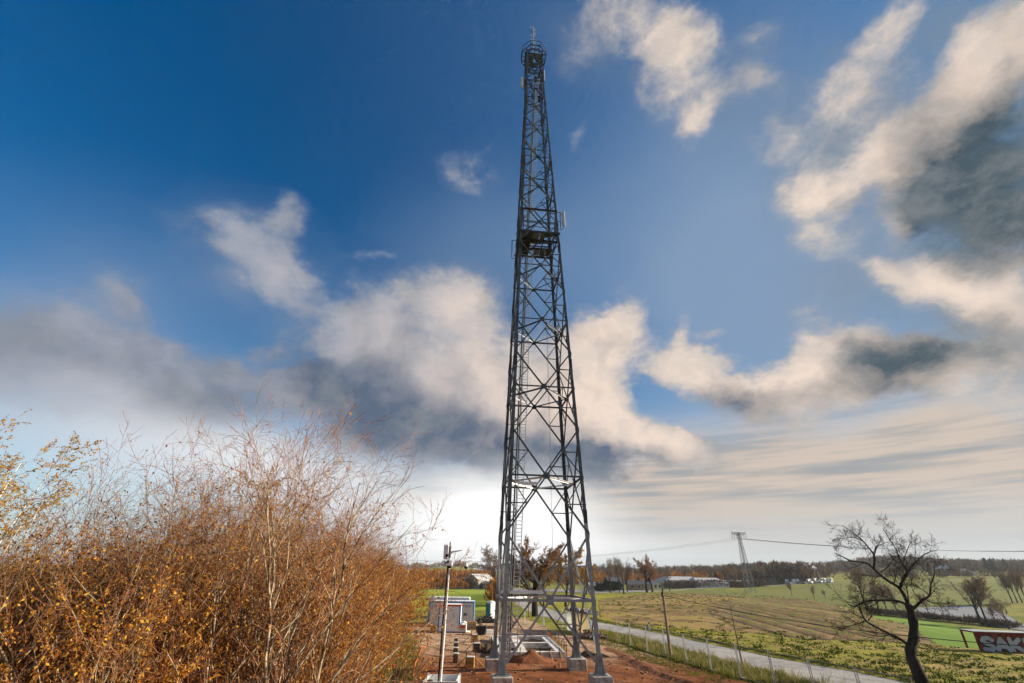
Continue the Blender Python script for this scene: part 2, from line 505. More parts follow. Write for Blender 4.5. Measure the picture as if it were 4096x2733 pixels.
def link(name, me, parent=None, loc=None, rot=None, scale=None):
    o = bpy.data.objects.new(name, me)
    COL.objects.link(o)
    if parent is not None: o.parent = parent
    if loc is not None: o.location = loc
    if rot is not None: o.rotation_euler = rot
    if scale is not None: o.scale = scale if hasattr(scale, '__len__') else (scale,) * 3
    return o


def tag(o, label=None, cat=None, group=None, kind=None):
    if label: o['label'] = label
    if cat: o['category'] = cat
    if group: o['group'] = group
    if kind: o['kind'] = kind
    return o


def thing(name, label, cat, loc=(0, 0, 0), rz=0.0, group=None):
    o = bpy.data.objects.new(name, None)
    o.empty_display_size = 0.3
    COL.objects.link(o)
    o.location = loc
    o.rotation_euler = (0, 0, rz)
    return tag(o, label, cat, group)


def copy_tree(o, parent=None, loc=None, rz=None, scale=None, label=None, group=None):
    c = o.copy()
    COL.objects.link(c)
    c.parent = parent
    if loc is not None: c.location = loc
    if rz is not None: c.rotation_euler = (0, 0, rz)
    if scale is not None: c.scale = scale if hasattr(scale, '__len__') else (scale,) * 3
    if label: c['label'] = label
    if group: c['group'] = group
    for ch in [q for q in o.children]: copy_tree(ch, c)
    return c


def npmesh(name, verts, quads, mats, tris=None, midx=None, smooth=False):
    me = bpy.data.meshes.new(name)
    verts = np.ascontiguousarray(verts, dtype=np.float32).reshape(-1, 3)
    quads = np.asarray(quads, dtype=np.int32).reshape(-1, 4)
    tris = np.zeros((0, 3), np.int32) if tris is None else np.asarray(tris, np.int32).reshape(-1, 3)
    me.vertices.add(len(verts))
    me.vertices.foreach_set('co', verts.ravel())
    loops = np.concatenate([quads.ravel(), tris.ravel()])
    me.loops.add(len(loops))
    me.loops.foreach_set('vertex_index', loops)
    nq, nt = len(quads), len(tris)
    me.polygons.add(nq + nt)
    me.polygons.foreach_set('loop_start', np.concatenate([np.arange(nq) * 4, nq * 4 + np.arange(nt) * 3]).astype(np.int32))
    if smooth: me.polygons.foreach_set('use_smooth', np.ones(nq + nt, bool))
    for m in (mats if isinstance(mats, (list, tuple)) else [mats]): me.materials.append(MATS[m])
    if midx is not None: me.polygons.foreach_set('material_index', midx)
    me.update(calc_edges=True)
    return me


def norm(a): return a / np.maximum(np.linalg.norm(a, axis=-1, keepdims=True), 1e-9)


def rings(pts, rad, n):
    """tubes round many polylines at once: pts (B,k,3), rad (B,k)"""
    B, k, _ = pts.shape
    d = np.gradient(pts, axis=1)
    d = norm(d)
    ref = np.where(np.abs(d[:, :1, 2:3]) > 0.9, np.array([1.0, 0, 0]), np.array([0, 0, 1.0]))
    a = norm(np.cross(d, np.broadcast_to(ref, d.shape)))
    b = np.cross(d, a)
    w = np.arange(n) * 2 * np.pi / n
    v = pts[:, :, None, :] + rad[:, :, None, None] * (a[:, :, None, :] * np.cos(w)[None, None, :, None] + b[:, :, None, :] * np.sin(w)[None, None, :, None])
    idx = np.arange(B * k * n).reshape(B, k, n)
    q = np.stack([idx[:, :-1], np.roll(idx, -1, 2)[:, :-1], np.roll(idx, -1, 2)[:, 1:], idx[:, 1:]], -1)
    return v.reshape(-1, 3), q.reshape(-1, 4)


def join(parts):
    vs, qs, off = [], [], 0
    for v, q in parts:
        vs.append(v)
        qs.append(q + off)
        off += len(v)
    return np.concatenate(vs), np.concatenate(qs)


def walk(p, d, L, k, wig, up, rg):
    """polylines from points p along d, bending at random and towards z"""
    B = len(p)
    out = np.zeros((B, k + 1, 3))
    out[:, 0] = p
    d = norm(d)
    for i in range(k):
        d = norm(d + rg.normal(0, wig, (B, 3)) + np.array([0, 0, up]))
        out[:, i + 1] = out[:, i] + d * (L / k)[:, None]
    return out


def spawn(pts, rad, L, n, t0, ang, lr, rr, rg, shrink=0.5, side=None):
    """children along polylines"""
    B, k, _ = pts.shape
    t = t0 + (1 - t0) * (np.arange(n)[None, :] + rg.uniform(0, 1, (B, n))) / n
    t = np.clip(t, 0, 0.995)
    f = t * (k - 1)
    i = f.astype(int)
    w = (f - i)[..., None]
    bi = np.arange(B)[:, None]
    p = pts[bi, i] * (1 - w) + pts[bi, np.minimum(i + 1, k - 1)] * w
    d = norm(pts[bi, np.minimum(i + 1, k - 1)] - pts[bi, i])
    r = rad[bi, i] * (1 - w[..., 0]) + rad[bi, np.minimum(i + 1, k - 1)] * w[..., 0]
    q = norm(np.cross(d, rg.normal(0, 1, d.shape)))
    an = np.radians(rg.normal(ang[0], ang[1], (B, n)))[..., None]
    nd = d * np.cos(an) + q * np.sin(an)
    nl = L[:, None] * rg.uniform(lr[0], lr[1], (B, n)) * (1 - shrink * t)
    return p.reshape(-1, 3), nd.reshape(-1, 3), nl.ravel(), np.maximum(r * rr, 0.002).ravel()


def leaves_at(p, size, rg, droop=0.3, aspect=0.55):
    """one folded leaf of two triangles at each point"""
    n = len(p)
    s = size * rg.uniform(0.6, 1.3, n)[:, None]
    a = rg.normal(0, 1, (n, 3))
    a[:, 2] -= droop * 2
    a = norm(a)
    b = norm(np.cross(a, rg.normal(0, 1, (n, 3)))) * s * aspect * 0.5
    tip = p + a * s
    mid = p + a * s * 0.45
    v = np.stack([p, mid - b, tip, mid + b], 1)
    return v.reshape(-1, 3), np.arange(n * 4).reshape(n, 4)


def grow(stems, levels, rg):
    """stems: (p, d, L, r). Returns the polylines of every level"""
    p, d, L, r = stems
    out = []
    for lv in levels:
        pts = walk(p, d, L, lv['k'], lv['wig'], lv['up'], rg)
        rad = r[:, None] * np.linspace(1, lv.get('tip', 0.3), lv['k'] + 1)[None, :]
        out.append((pts, rad, lv['sides']))
        if 'n' in lv: p, d, L, r = spawn(pts, rad, L, lv['n'], lv['t0'], lv['ang'], lv['lr'], lv['rr'], rg, lv.get('shrink', 0.5))
    return out


def pick(pts, n, rg, t0=0.2):
    B, k, _ = pts.shape
    bi = rg.integers(0, B, n)
    f = rg.uniform(t0, 1, n) * (k - 1) * 0.999
    i = f.astype(int)
    w = (f - i)[:, None]
    return pts[bi, i] * (1 - w) + pts[bi, i + 1] * w


def make_tree(name, label, cat, stems, levels, seed, ntrunk=1, bark='bark_brown', twig='twig_grey', leaf=None, nleaf=0, lsize=0.1, group=None, leaf_t0=0.2, leaf_lv=(-1,), droop=.3, thin_top=0.0, rmin=0.0):
    rg = np.random.default_rng(seed)
    lv = [(a_, np.maximum(b_, rmin), c_) for a_, b_, c_ in grow(stems, levels, rg)]
    root = thing(name, label, cat, group=group)
    link('trunk', npmesh('trunk', *join([rings(*x) for x in lv[:ntrunk]]), bark, smooth=True), root)
    if len(lv) > ntrunk: link('crown', npmesh('crown', *join([rings(*x) for x in lv[ntrunk:]]), twig), root)
    if leaf:
        P = np.concatenate([pick(lv[i][0], nleaf // len(leaf_lv), rg, leaf_t0) for i in leaf_lv])
        if thin_top: P = P[rg.uniform(0, 1, len(P)) > thin_top * ss(.45, .8, P[:, 2] / P[:, 2].max())]
        link('foliage', npmesh('foliage', *leaves_at(P, lsize, rg, droop), leaf), root)
    return root


# ------------------------------------------------------------------ terrain
def ss(a, b, x):
    t = np.clip((x - a) / (b - a), 0, 1)
    return t * t * (3 - 2 * t)


def terrain(x, y):
    x, y = np.asarray(x, float), np.asarray(y, float)
    r = np.hypot(x, y)
    az = np.degrees(np.arctan2(x, y))
    dep = 5.0 * (1 - ss(100, 280, y))
    z = -dep * ss(52, 114, x)
    z = z + 11 * (1 - np.exp(-np.maximum(x - 126, 0) / 200)) * ss(20, 120, y)
    z = z - 1.5 * ss(90, 300, y) * (1 - ss(60, 120, x))
    far = ss(420, 1000, r)
    ridge = 4 + 3 * np.sin(az * .23 + 1.0) + 2 * np.sin(az * .71) + 11 * np.exp(-((az - 40) / 5.5) ** 2) + 10 * np.exp(-((az + 8) / 7) ** 2)
    ridge = np.where(np.abs(az) < 90, ridge, 18)
    z = z + far * ridge * (1 - 0.8 * np.exp(-((az - 31) / 2.2) ** 2))
    return z


def tz(x, y): return float(terrain(x, y))


def gp(px, py):
    """where the line of sight through a point of the photograph meets the terrain"""
    d = ray(px, py)
    h = math.hypot(d.x, d.y)
    d = d / h
    t, prev = 3.0, 3.0
    while t < 6000:
        q = CAM + d * t
        if q.z < tz(q.x, q.y):
            a, b = prev, t
            for _ in range(30):
                m = (a + b) / 2
                q = CAM + d * m
                if q.z < tz(q.x, q.y): b = m
                else: a = m
            q = CAM + d * a
            return Vector((q.x, q.y, tz(q.x, q.y)))
        prev = t
        t *= 1.015
    q = CAM + d * 1500
    return Vector((q.x, q.y, tz(q.x, q.y)))


def over(base, px, py):
    """height above base of a point seen at (px, py) and standing over base"""
    d = ray(px, py)
    return CAM.z + d.z / math.hypot(d.x, d.y) * math.hypot(base.x, base.y) - base.z


def at_y(px, py, Y):
    d = ray(px, py)
    return CAM + d * (Y / d.y)


def sheet(name, poly, mat, off, step=4.0, rough=0.0):
    """flat polygon laid on the terrain"""
    bm = bmesh.new()
    f = bm.faces.new([bm.verts.new((p[0], p[1], 0)) for p in poly])
    bmesh.ops.triangulate(bm, faces=[f])
    xs, ys = [p[0] for p in poly], [p[1] for p in poly]
    for k in range(int(min(xs) // step) + 1, int(max(xs) // step) + 1):
        bmesh.ops.bisect_plane(bm, geom=bm.verts[:] + bm.edges[:] + bm.faces[:], plane_co=(k * step, 0, 0), plane_no=(1, 0, 0))
    for k in range(int(min(ys) // step) + 1, int(max(ys) // step) + 1):
        bmesh.ops.bisect_plane(bm, geom=bm.verts[:] + bm.edges[:] + bm.faces[:], plane_co=(0, k * step, 0), plane_no=(0, 1, 0))
    for v in bm.verts:
        x_, y_ = v.co.x, v.co.y
        v.co.z = tz(x_, y_) + off
        if rough:       # trodden, uneven surface
            q = noise.noise((x_ * .45, y_ * .45, 1.7)) * .5 + noise.noise((x_ * 1.3, y_ * 1.3, 4.2)) * .35 + random.uniform(-.15, .15)
            v.co.z += rough * max(0.0, .5 + q * .8)
    bmesh.ops.recalc_face_normals(bm, faces=bm.faces[:])
    me = bpy.data.meshes.new(name)
    bm.to_mesh(me)
    bm.free()
    if me.polygons[0].normal.z < 0: me.flip_normals()
    me.materials.append(MATS[mat])
    o = link(name, me)
    o['kind'] = 'structure'
    return o


def inside(poly, x, y):
    n = len(poly)
    c = np.zeros(np.shape(x), bool)
    j = n - 1
    for i in range(n):
        xi, yi = poly[i][0], poly[i][1]
        xj, yj = poly[j][0], poly[j][1]
        c ^= ((yi > y) != (yj > y)) & (x < (xj - xi) * (y - yi) / (yj - yi + 1e-12) + xi)
        j = i
    return c


def scatter(poly, n, rg):
    xs, ys = [p[0] for p in poly], [p[1] for p in poly]
    X = rg.uniform(min(xs), max(xs), n * 4)
    Y = rg.uniform(min(ys), max(ys), n * 4)
    k = inside(poly, X, Y)
    return X[k][:n], Y[k][:n]


def clumps(name, X, Y, h, spread, blades, mat, rg, width=0.02, label=None, cat='grass', off=0.0):
    """tufts of blades, one object"""
    n = len(X)
    Z = terrain(X, Y) + off
    c = np.stack([X, Y, Z], 1)[:, None, :]
    H = (h * rg.uniform(.5, 1.4, n))[:, None]
    a = rg.uniform(0, 2 * np.pi, (n, blades))
    r = spread * np.sqrt(rg.uniform(0, 1, (n, blades)))
    base = c + np.stack([np.cos(a) * r, np.sin(a) * r, np.zeros_like(a) - 0.01], -1)
    lean = rg.normal(0, .45, (n, blades, 2))
    hh = H * rg.uniform(.5, 1.0, (n, blades))
    tip = base + np.stack([lean[..., 0] * hh + np.cos(a) * spread * .5, lean[..., 1] * hh + np.sin(a) * spread * .5, hh], -1)
    w = rg.normal(0, 1, (n, blades, 3))
    w[..., 2] = 0
    w = norm(w) * width
    mid = base * .45 + tip * .55 + np.array([0, 0, 0.04]) * hh[..., None]
    v = np.stack([base - w, base + w, mid + w * .8, mid - w * .8, tip], 2).reshape(-1, 3)
    i = np.arange(n * blades)[:, None] * 5
    o = link(name, npmesh(name, v, i + np.array([[0, 1, 2, 3]]), mat, tris=i + np.array([[3, 2, 4]])))
    return tag(o, label, cat, kind='stuff')
pmat('pylon_steel', (.16, .17, .175), (.24, .25, .255), 1.0, .6, .2)
_m, _t, _o = new_mat('haze')
_v = _t.n('ShaderNodeVolumePrincipled')
_v.inputs['Color'].default_value = (.80, .87, .95, 1)
_v.inputs['Density'].default_value = 0.00013
_v.inputs['Anisotropy'].default_value = 0.2
_t.t.links.new(_v.outputs[0], _o.inputs['Volume'])

pmat('post_steel', (.34, .35, .35), (.44, .45, .45), 3.0, .5, .2)
leafmat('straw', [(0, (.10, .07, .03)), (.4, (.22, .15, .06)), (.8, (.36, .26, .11)), (1, (.14, .15, .03))], .2)

leafmat('stone', [(0, (.10, .04, .02)), (.6, (.20, .085, .04)), (.92, (.28, .17, .11)), (1, (.42, .38, .34))], 0.0)
# ------------------------------------------------------------------ ground
def groundmat(name, stops, scales=(0.35, 3.0), bump=0.5, rough=0.95, stretch=None, ang=0.0):
    m, t, o = new_mat(name)
    vec = t.n('ShaderNodeNewGeometry').outputs['Position']
    if stretch:
        mp = t.n('ShaderNodeMapping')
        t.put(mp.inputs['Vector'], vec)
        mp.inputs['Rotation'].default_value = (0, 0, -ang)
        mp.inputs['Scale'].default_value = stretch
        vec = mp.outputs[0]
    a = t.noise(vec, scales[0], 6, 0.6)
    b = t.noise(vec, scales[1], 6, 0.65)
    f = t.math('ADD', t.math('MULTIPLY', a, 0.6), t.math('MULTIPLY', b, 0.4))
    col = t.ramp(t.rng(f, 0.33, 0.67, kind='LINEAR'), stops)
    bs = t.n('ShaderNodeBsdfPrincipled')
    t.put(bs.inputs['Base Color'], col)
    bs.inputs['Roughness'].default_value = rough
    bs.inputs['Specular IOR Level'].default_value = 0.1
    bp = t.n('ShaderNodeBump')
    bp.inputs['Strength'].default_value = bump
    bp.inputs['Distance'].default_value = 0.15
    t.put(bp.inputs['Height'], t.math('ADD', b, t.math('MULTIPLY', t.noise(vec, scales[1] * 5, 5, .7), .4)))
    t.put(bs.inputs['Normal'], bp.outputs[0])
    t.t.links.new(bs.outputs[0], o.inputs['Surface'])
    return m, t, bs, col


def PX(*pts): return [gp(x, y) for x, y in pts]


def Z4(*pts): return [(2350 + x / 2.2956, 2050 + y / 2.2956) for x, y in pts]


def Z5(*pts): return [(3196 + x / 2.24, 2033 + y / 2.24) for x, y in pts]


row_a, row_b = PX(*Z4((1150, 905), (2066, 1135)))
ROW = math.atan2(row_b.y - row_a.y, row_b.x - row_a.x)
groundmat('grass_ground', [(0, (.07, .095, .015)), (.4, (.15, .165, .024)), (.7, (.25, .23, .042)), (1, (.33, .26, .08))], (.12, 1.6))
groundmat('dirt', [(0, (.19, .062, .02)), (.5, (.29, .105, .04)), (.8, (.38, .17, .085)), (1, (.46, .25, .15))], (.22, 1.7), .55)
m, t, bs, col = groundmat('yard_dirt', [(0, (.085, .03, .012)), (.3, (.165, .055, .02)), (.65, (.25, .09, .033)), (1, (.36, .17, .085))], (.25, 1.3), .6)
pos = t.n('ShaderNodeNewGeometry').outputs['Position']
sx = t.n('ShaderNodeSeparateXYZ')
t.put(sx.inputs[0], pos)
back = t.math('ADD', sx.outputs[1], t.math('MULTIPLY', t.math('SUBTRACT', t.noise(pos, .35, 4, .6), .5), 14.0))
pale = t.ramp(t.noise(pos, .8, 6, .65), [(.25, (.30, .17, .09)), (.5, (.44, .29, .18)), (.75, (.54, .39, .27))])
wv = t.n('ShaderNodeTexWave', wave_type='BANDS', bands_direction='DIAGONAL')      # wheel ruts
t.put(wv.inputs['Vector'], pos)
wv.inputs['Scale'].default_value = .16
wv.inputs['Distortion'].default_value = 7.0
wv.inputs['Detail'].default_value = 3.0
wv.inputs['Detail Scale'].default_value = .35
rut = t.math('MULTIPLY', t.rng(wv.outputs['Fac'], .80, .93), t.rng(t.noise(pos, 2.5, 5, .7), .35, .6))
t.put(bs.inputs['Base Color'], t.mix(t.math('MULTIPLY', rut, .7), t.mix(t.rng(back, 38, 50), col, pale), (.075, .032, .016, 1)))
groundmat('weedy_field', [(0, (.06, .07, .012)), (.22, (.20, .19, .028)), (.42, (.13, .085, .04)), (.58, (.33, .215, .09)), (.75, (.25, .22, .035)), (.9, (.38, .255, .12)), (1, (.21, .21, .03))], (.11, 1.0), .9, stretch=(.4, 1, 1), ang=ROW)
groundmat('weed_strip', [(0, (.09, .10, .015)), (.3, (.29, .265, .03)), (.55, (.20, .18, .03)), (.72, (.34, .23, .085)), (.88, (.36, .31, .04)), (1, (.40, .28, .13))], (.16, 1.4), 1.0, stretch=(.4, 1, 1), ang=ROW)
groundmat('verge', [(0, (.10, .13, .018)), (.5, (.25, .24, .03)), (.8, (.38, .32, .05)), (1, (.44, .33, .10))], (.3, 2.2), .8)
groundmat('green_field', [(0, (.09, .17, .016)), (.5, (.13, .225, .02)), (1, (.19, .27, .035))], (.05, .7), .4)
groundmat('lawn', [(0, (.15, .23, .02)), (.5, (.24, .31, .03)), (1, (.34, .35, .06))], (.04, .5), .3, stretch=(.3, 1, 1))
groundmat('olive_field', [(0, (.11, .13, .03)), (.5, (.15, .165, .04)), (1, (.21, .20, .06))], (.02, .3), .3)
groundmat('film_field', [(0, (.20, .21, .225)), (.5, (.28, .29, .305)), (1, (.38, .38, .385))], (.05, .5), .4, .5, stretch=(.15, 1, 1), ang=1.2)
m, t, bs, col = groundmat('furrow', [(0, (.14, .09, .042)), (.5, (.26, .17, .08)), (1, (.37, .25, .12))], (.15, 1.4), .9)
pos = t.n('ShaderNodeNewGeometry').outputs['Position']
grn = t.rng(t.noise(pos, .5, 6, .65), .42, .6)                       # young crop on the ridges
at = t.n('ShaderNodeAttribute', attribute_name='crest')
grn = t.math('MULTIPLY', grn, t.rng(at.outputs['Fac'], .35, .9))
col = t.mix(t.rng(at.outputs['Fac'], 0.0, 0.6, 0.8, 0.0), col, (.045, .03, .018, 1))      # soil tone darker towards the furrow bottom
t.put(bs.inputs['Base Color'], t.mix(grn, col, (.13, .16, .026, 1)))


def polar_ground():
    az = np.concatenate([np.arange(-56, 56.01, .5), np.arange(62, 303, 6.0)])
    az = np.radians(az)
    r = np.concatenate([[0.0], np.geomspace(5, 7000, 300)])
    A, Rr = np.meshgrid(az, r)
    x, y = Rr * np.sin(A), Rr * np.cos(A)
    v = np.stack([x, y, terrain(x, y)], -1)
    n, m_ = v.shape[:2]
    i = np.arange(n * m_).reshape(n, m_)
    j = np.roll(i, -1, 1)
    q = np.stack([i[:-1], j[:-1], j[1:], i[1:]], -1)[:, :, ::-1]
    me = npmesh('ground', v.reshape(-1, 3), q.reshape(-1, 4), 'grass_ground', smooth=True)
    o = link('ground', me)
    o['kind'] = 'structure'


polar_ground()

# road: near and far edge read from the photograph
FAR = PX((2110, 2412), (2160, 2425), (2225, 2446), (2320, 2472), (2410, 2493), *Z4((440, 1070), (750, 1130), (1050, 1195), (1400, 1270), (1700, 1335), (2066, 1400)), (3419, 2689), (3611, 2729))
NEAR = PX((2062, 2414), (2100, 2440), (2160, 2462), (2250, 2488), (2385, 2522), *Z4((420, 1150), (780, 1240), (1000, 1300), (1430, 1410), (1750, 1485)), (3250, 2731))
dr = (NEAR[-1] - NEAR[-2]).normalized()
NEAR += [NEAR[-1] + dr * 9 , NEAR[-1] + dr * 40]
dr = (FAR[-1] - FAR[-2]).normalized()
FAR += [FAR[-1] + dr * 40]
lane_end = [gp(2050, 2385), gp(2085, 2385)]
ROAD = [(p.x, p.y) for p in NEAR][::-1] + [(p.x, p.y) for p in lane_end] + [(p.x, p.y) for p in FAR]
sheet('road', ROAD, 'asphalt', 0.02)
_up = [(1700, 2354), (1900, 2356), (2100, 2364), (2390, 2374), (2640, 2367), (2760, 2358), (3000, 2349), (3200, 2340)]
back_lane = PX(*_up, *[(x, y - (3.2 if x < 2500 else 2.4)) for x, y in _up[::-1]])
sheet('country_lane', [(p.x, p.y) for p in back_lane], 'asphalt', 0.12, 8)

# yard of bare earth
fence_px = Z4((140, 1150), (280, 1192), (398, 1230), (555, 1288), (720, 1332), (912, 1390), (1140, 1457), (1412, 1532))
FENCE_LINE = PX(*fence_px)
right_edge = [(p.x - .5, p.y - .4) for p in FENCE_LINE]
YARD = [(-9.5, -6), (-7.2, 24), (-6.6, 36), (-7.6, 44), (-9.5, 52), (-12, 58), (-13, 67), (-4, 67.5), (-1.5, 73), (1.2, 78), (3.4, 74), (4.6, 66), (6.0, 60), (8.6, 55)] + right_edge + [(24, 22), (27, 8), (27, -6)]
sheet('yard', YARD, 'yard_dirt', 0.006, 0.8, 0.07)
# fields
weedy = PX((2405, 2488), (2395, 2398), *Z4((330, 770), (700, 742), (1450, 748), (2066, 800)), *Z5((380, 880), (650, 965), (1270, 1255), (1560, 1275), (2016, 1310)))
WEEDY = [(p.x, p.y) for p in weedy] + [(70, 22), (58, 12)] + [(p.x, p.y) for p in FAR[::-1] if p.x > 10.5][:-1]
sheet('weedy_field', WEEDY, 'weedy_field', 0.012, 2.5, 0.05)
strip = [(p.x + .9, p.y + 1.1) for p in FAR if p.x > 9] + [(p.x, p.y) for p in PX(*Z5((2016, 1306), (1560, 1272), (1270, 1252), (600, 1212), (0, 1188)), *Z4((1500, 1118), (1000, 1090), (760, 1066), (440, 1046), (200, 985)))]
sheet('weed_strip', strip, 'weed_strip', 0.06, 1.2, 0.14)
verge = [(p.x, p.y) for p in FAR if p.x > 9] + [(p.x + 1.3, p.y + 1.6) for p in FAR[::-1] if p.x > 9]
sheet('verge', verge, 'verge', 0.026, 1.0, 0.03)
green = PX(*Z5((655, 966), (900, 985), (1250, 1030), (1600, 1085), (2016, 1135)))
GREEN = [(p.x, p.y) for p in green] + [(96, 60), (62, 38)] + [(p.x, p.y) for p in PX(*Z5((1560, 1262), (1270, 1246)))]
sheet('green_field', GREEN, 'green_field', 0.06)
LAWN = [(p.x, p.y) for p in PX((1650, 2445), (1960, 2443), (2050, 2412), (2060, 2392), (2020, 2366), (1900, 2360), (1650, 2358))]
sheet('lawn', LAWN, 'lawn', 0.03)
grass2 = [(p.x, p.y) for p in PX((2090, 2388), (2120, 2410), (2220, 2440), (2330, 2468), (2400, 2486), (2392, 2400), (2560, 2388), (2560, 2380), (2390, 2382), (2200, 2374), (2100, 2371))]
sheet('meadow', grass2, 'verge', 0.035)
olive = PX(*Z4((720, 735), (1450, 740), (2066, 792)), *Z5((380, 870), (650, 945)), (3700, 2448), (3640, 2402), *Z5((1100, 690), (900, 640), (300, 655)), (3190, 2348), (3000, 2357), (2760, 2366))
sheet('olive_field', [(p.x, p.y) for p in olive], 'olive_field', 0.1, 8)
olive2 = PX(*Z5((1000, 700), (1150, 632), (1500, 618), (1820, 606), (2060, 606), (2060, 800), (1900, 870), (1500, 880), (1080, 880)))
sheet('hillside_field', [(p.x, p.y) for p in olive2], 'olive_field', 0.12, 8)
film = PX(*Z5((1060, 895), (1500, 880), (1760, 900), (2060, 1075), (2060, 1110), (1700, 1050), (1420, 990), (1080, 935)))
sheet('film_field', [(p.x, p.y) for p in film], 'film_field', 0.14, 5)


def furrow_field():
    poly = PX(*Z4((1120, 880), (1330, 800), (1700, 775), (2066, 806)), *Z5((380, 884), (650, 968), (1262, 1248), (900, 1215), (300, 1195), (0, 1175)), *Z4((1750, 1115), (1350, 1040), (1150, 960)))
    P = [(p.x, p.y) for p in poly]
    u = np.array([math.cos(ROW), math.sin(ROW)])
    w = np.array([-u[1], u[0]])
    pu, pw = np.array(P) @ u, np.array(P) @ w
    lam = 3.0
    A, Bv = np.arange(pu.min(), pu.max(), 2.5), np.arange(pw.min(), pw.max(), lam / 4)
    UU, WW = np.meshgrid(A, Bv)
    bend = 1.2 * np.sin(UU * .03)
    x, y = UU * u[0] + (WW + bend) * w[0], UU * u[1] + (WW + bend) * w[1]
    ph = np.arange(len(Bv)) % 4
    crest = np.array([0, .5, 1, .5])[ph][:, None] * np.ones_like(UU)
    rg = np.random.default_rng(5)
    pa = np.array(P)
    dist = np.full(x.shape, 1e9)
    for a_, b_ in zip(pa, np.roll(pa, -1, 0)):
        e = b_ - a_
        t_ = np.clip(((x - a_[0]) * e[0] + (y - a_[1]) * e[1]) / (e @ e), 0, 1)
        dist = np.minimum(dist, np.hypot(x - a_[0] - t_ * e[0], y - a_[1] - t_ * e[1]))
    z = terrain(x, y) + .075 + crest * .36 * rg.uniform(.6, 1.2, crest.shape) * ss(0, 5, dist)
    n, m_ = x.shape
    i = np.arange(n * m_).reshape(n, m_)
    q = np.stack([i[:-1, :-1], i[:-1, 1:], i[1:, 1:], i[1:, :-1]], -1)
    xc, yc = (x[:-1, :-1] + x[1:, 1:]) / 2, (y[:-1, :-1] + y[1:, 1:]) / 2
    q = q[inside(P, xc, yc)]
    me = npmesh('furrow_field', np.stack([x, y, z], -1).reshape(-1, 3), q, 'furrow')
    at_ = me.attributes.new('crest', 'FLOAT', 'POINT')
    at_.data.foreach_set('value', crest.ravel().astype(np.float32))
    o = link('furrow_field', me)
    o['kind'] = 'structure'


furrow_field()
# ------------------------------------------------------------------ lattice tower
TC, TYAW = Vector((2.35, 35.36, 0)), R(6.08)
tower = thing('lattice_tower', 'tall grey steel lattice radio tower standing on four concrete footings', 'radio tower', TC, TYAW)


def tw(z):
    return 6.2 - (z - .73) * (6.2 - 2.28) / (60.0 - .73) if z < 60 else max(2.2, 2.28 - (z - 60) * .02)


def leg_at(i, z, k=1.0):
    sx, sy = ((-1, -1), (1, -1), (1, 1), (-1, 1))[i]
    h = tw(z) / 2 * k
    return Vector((sx * h, sy * h, z))


def unit_angle(name, mat, th=0.1):
    """L section of side 1 and length 1 along z"""
    m = MB()
    m.box(-.5, -.5, 0, .5, -.5 + th, 1)
    m.box(-.5, -.5 + th, 0, -.5 + th, .5, 1)
    return m.mesh(name, mat)


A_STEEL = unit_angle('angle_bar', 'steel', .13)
A_DARK = unit_angle('upper_angle_bar', 'steel_upper', .13)
A_SUNLIT = unit_angle('sunlit_angle_bar', 'steel_light', .13)


def place_bar(name, p, q, w, parent, me=None, out=None):
    p, q = Vector(p), Vector(q)
    z = (q - p)
    L = z.length
    z.normalize()
    ref = Vector(out) if out is not None else Vector((0, 0, 1))
    if abs(z.dot(ref)) > .97: ref = Vector((1, 0, 0))
    y = (ref - z * ref.dot(z)).normalized()
    y = -y
    x = y.cross(z)
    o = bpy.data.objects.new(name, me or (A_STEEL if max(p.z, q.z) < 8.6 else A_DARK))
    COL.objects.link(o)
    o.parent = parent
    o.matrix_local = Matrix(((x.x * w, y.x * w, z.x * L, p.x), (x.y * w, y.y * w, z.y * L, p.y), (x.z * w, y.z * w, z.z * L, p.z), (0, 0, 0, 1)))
    return o


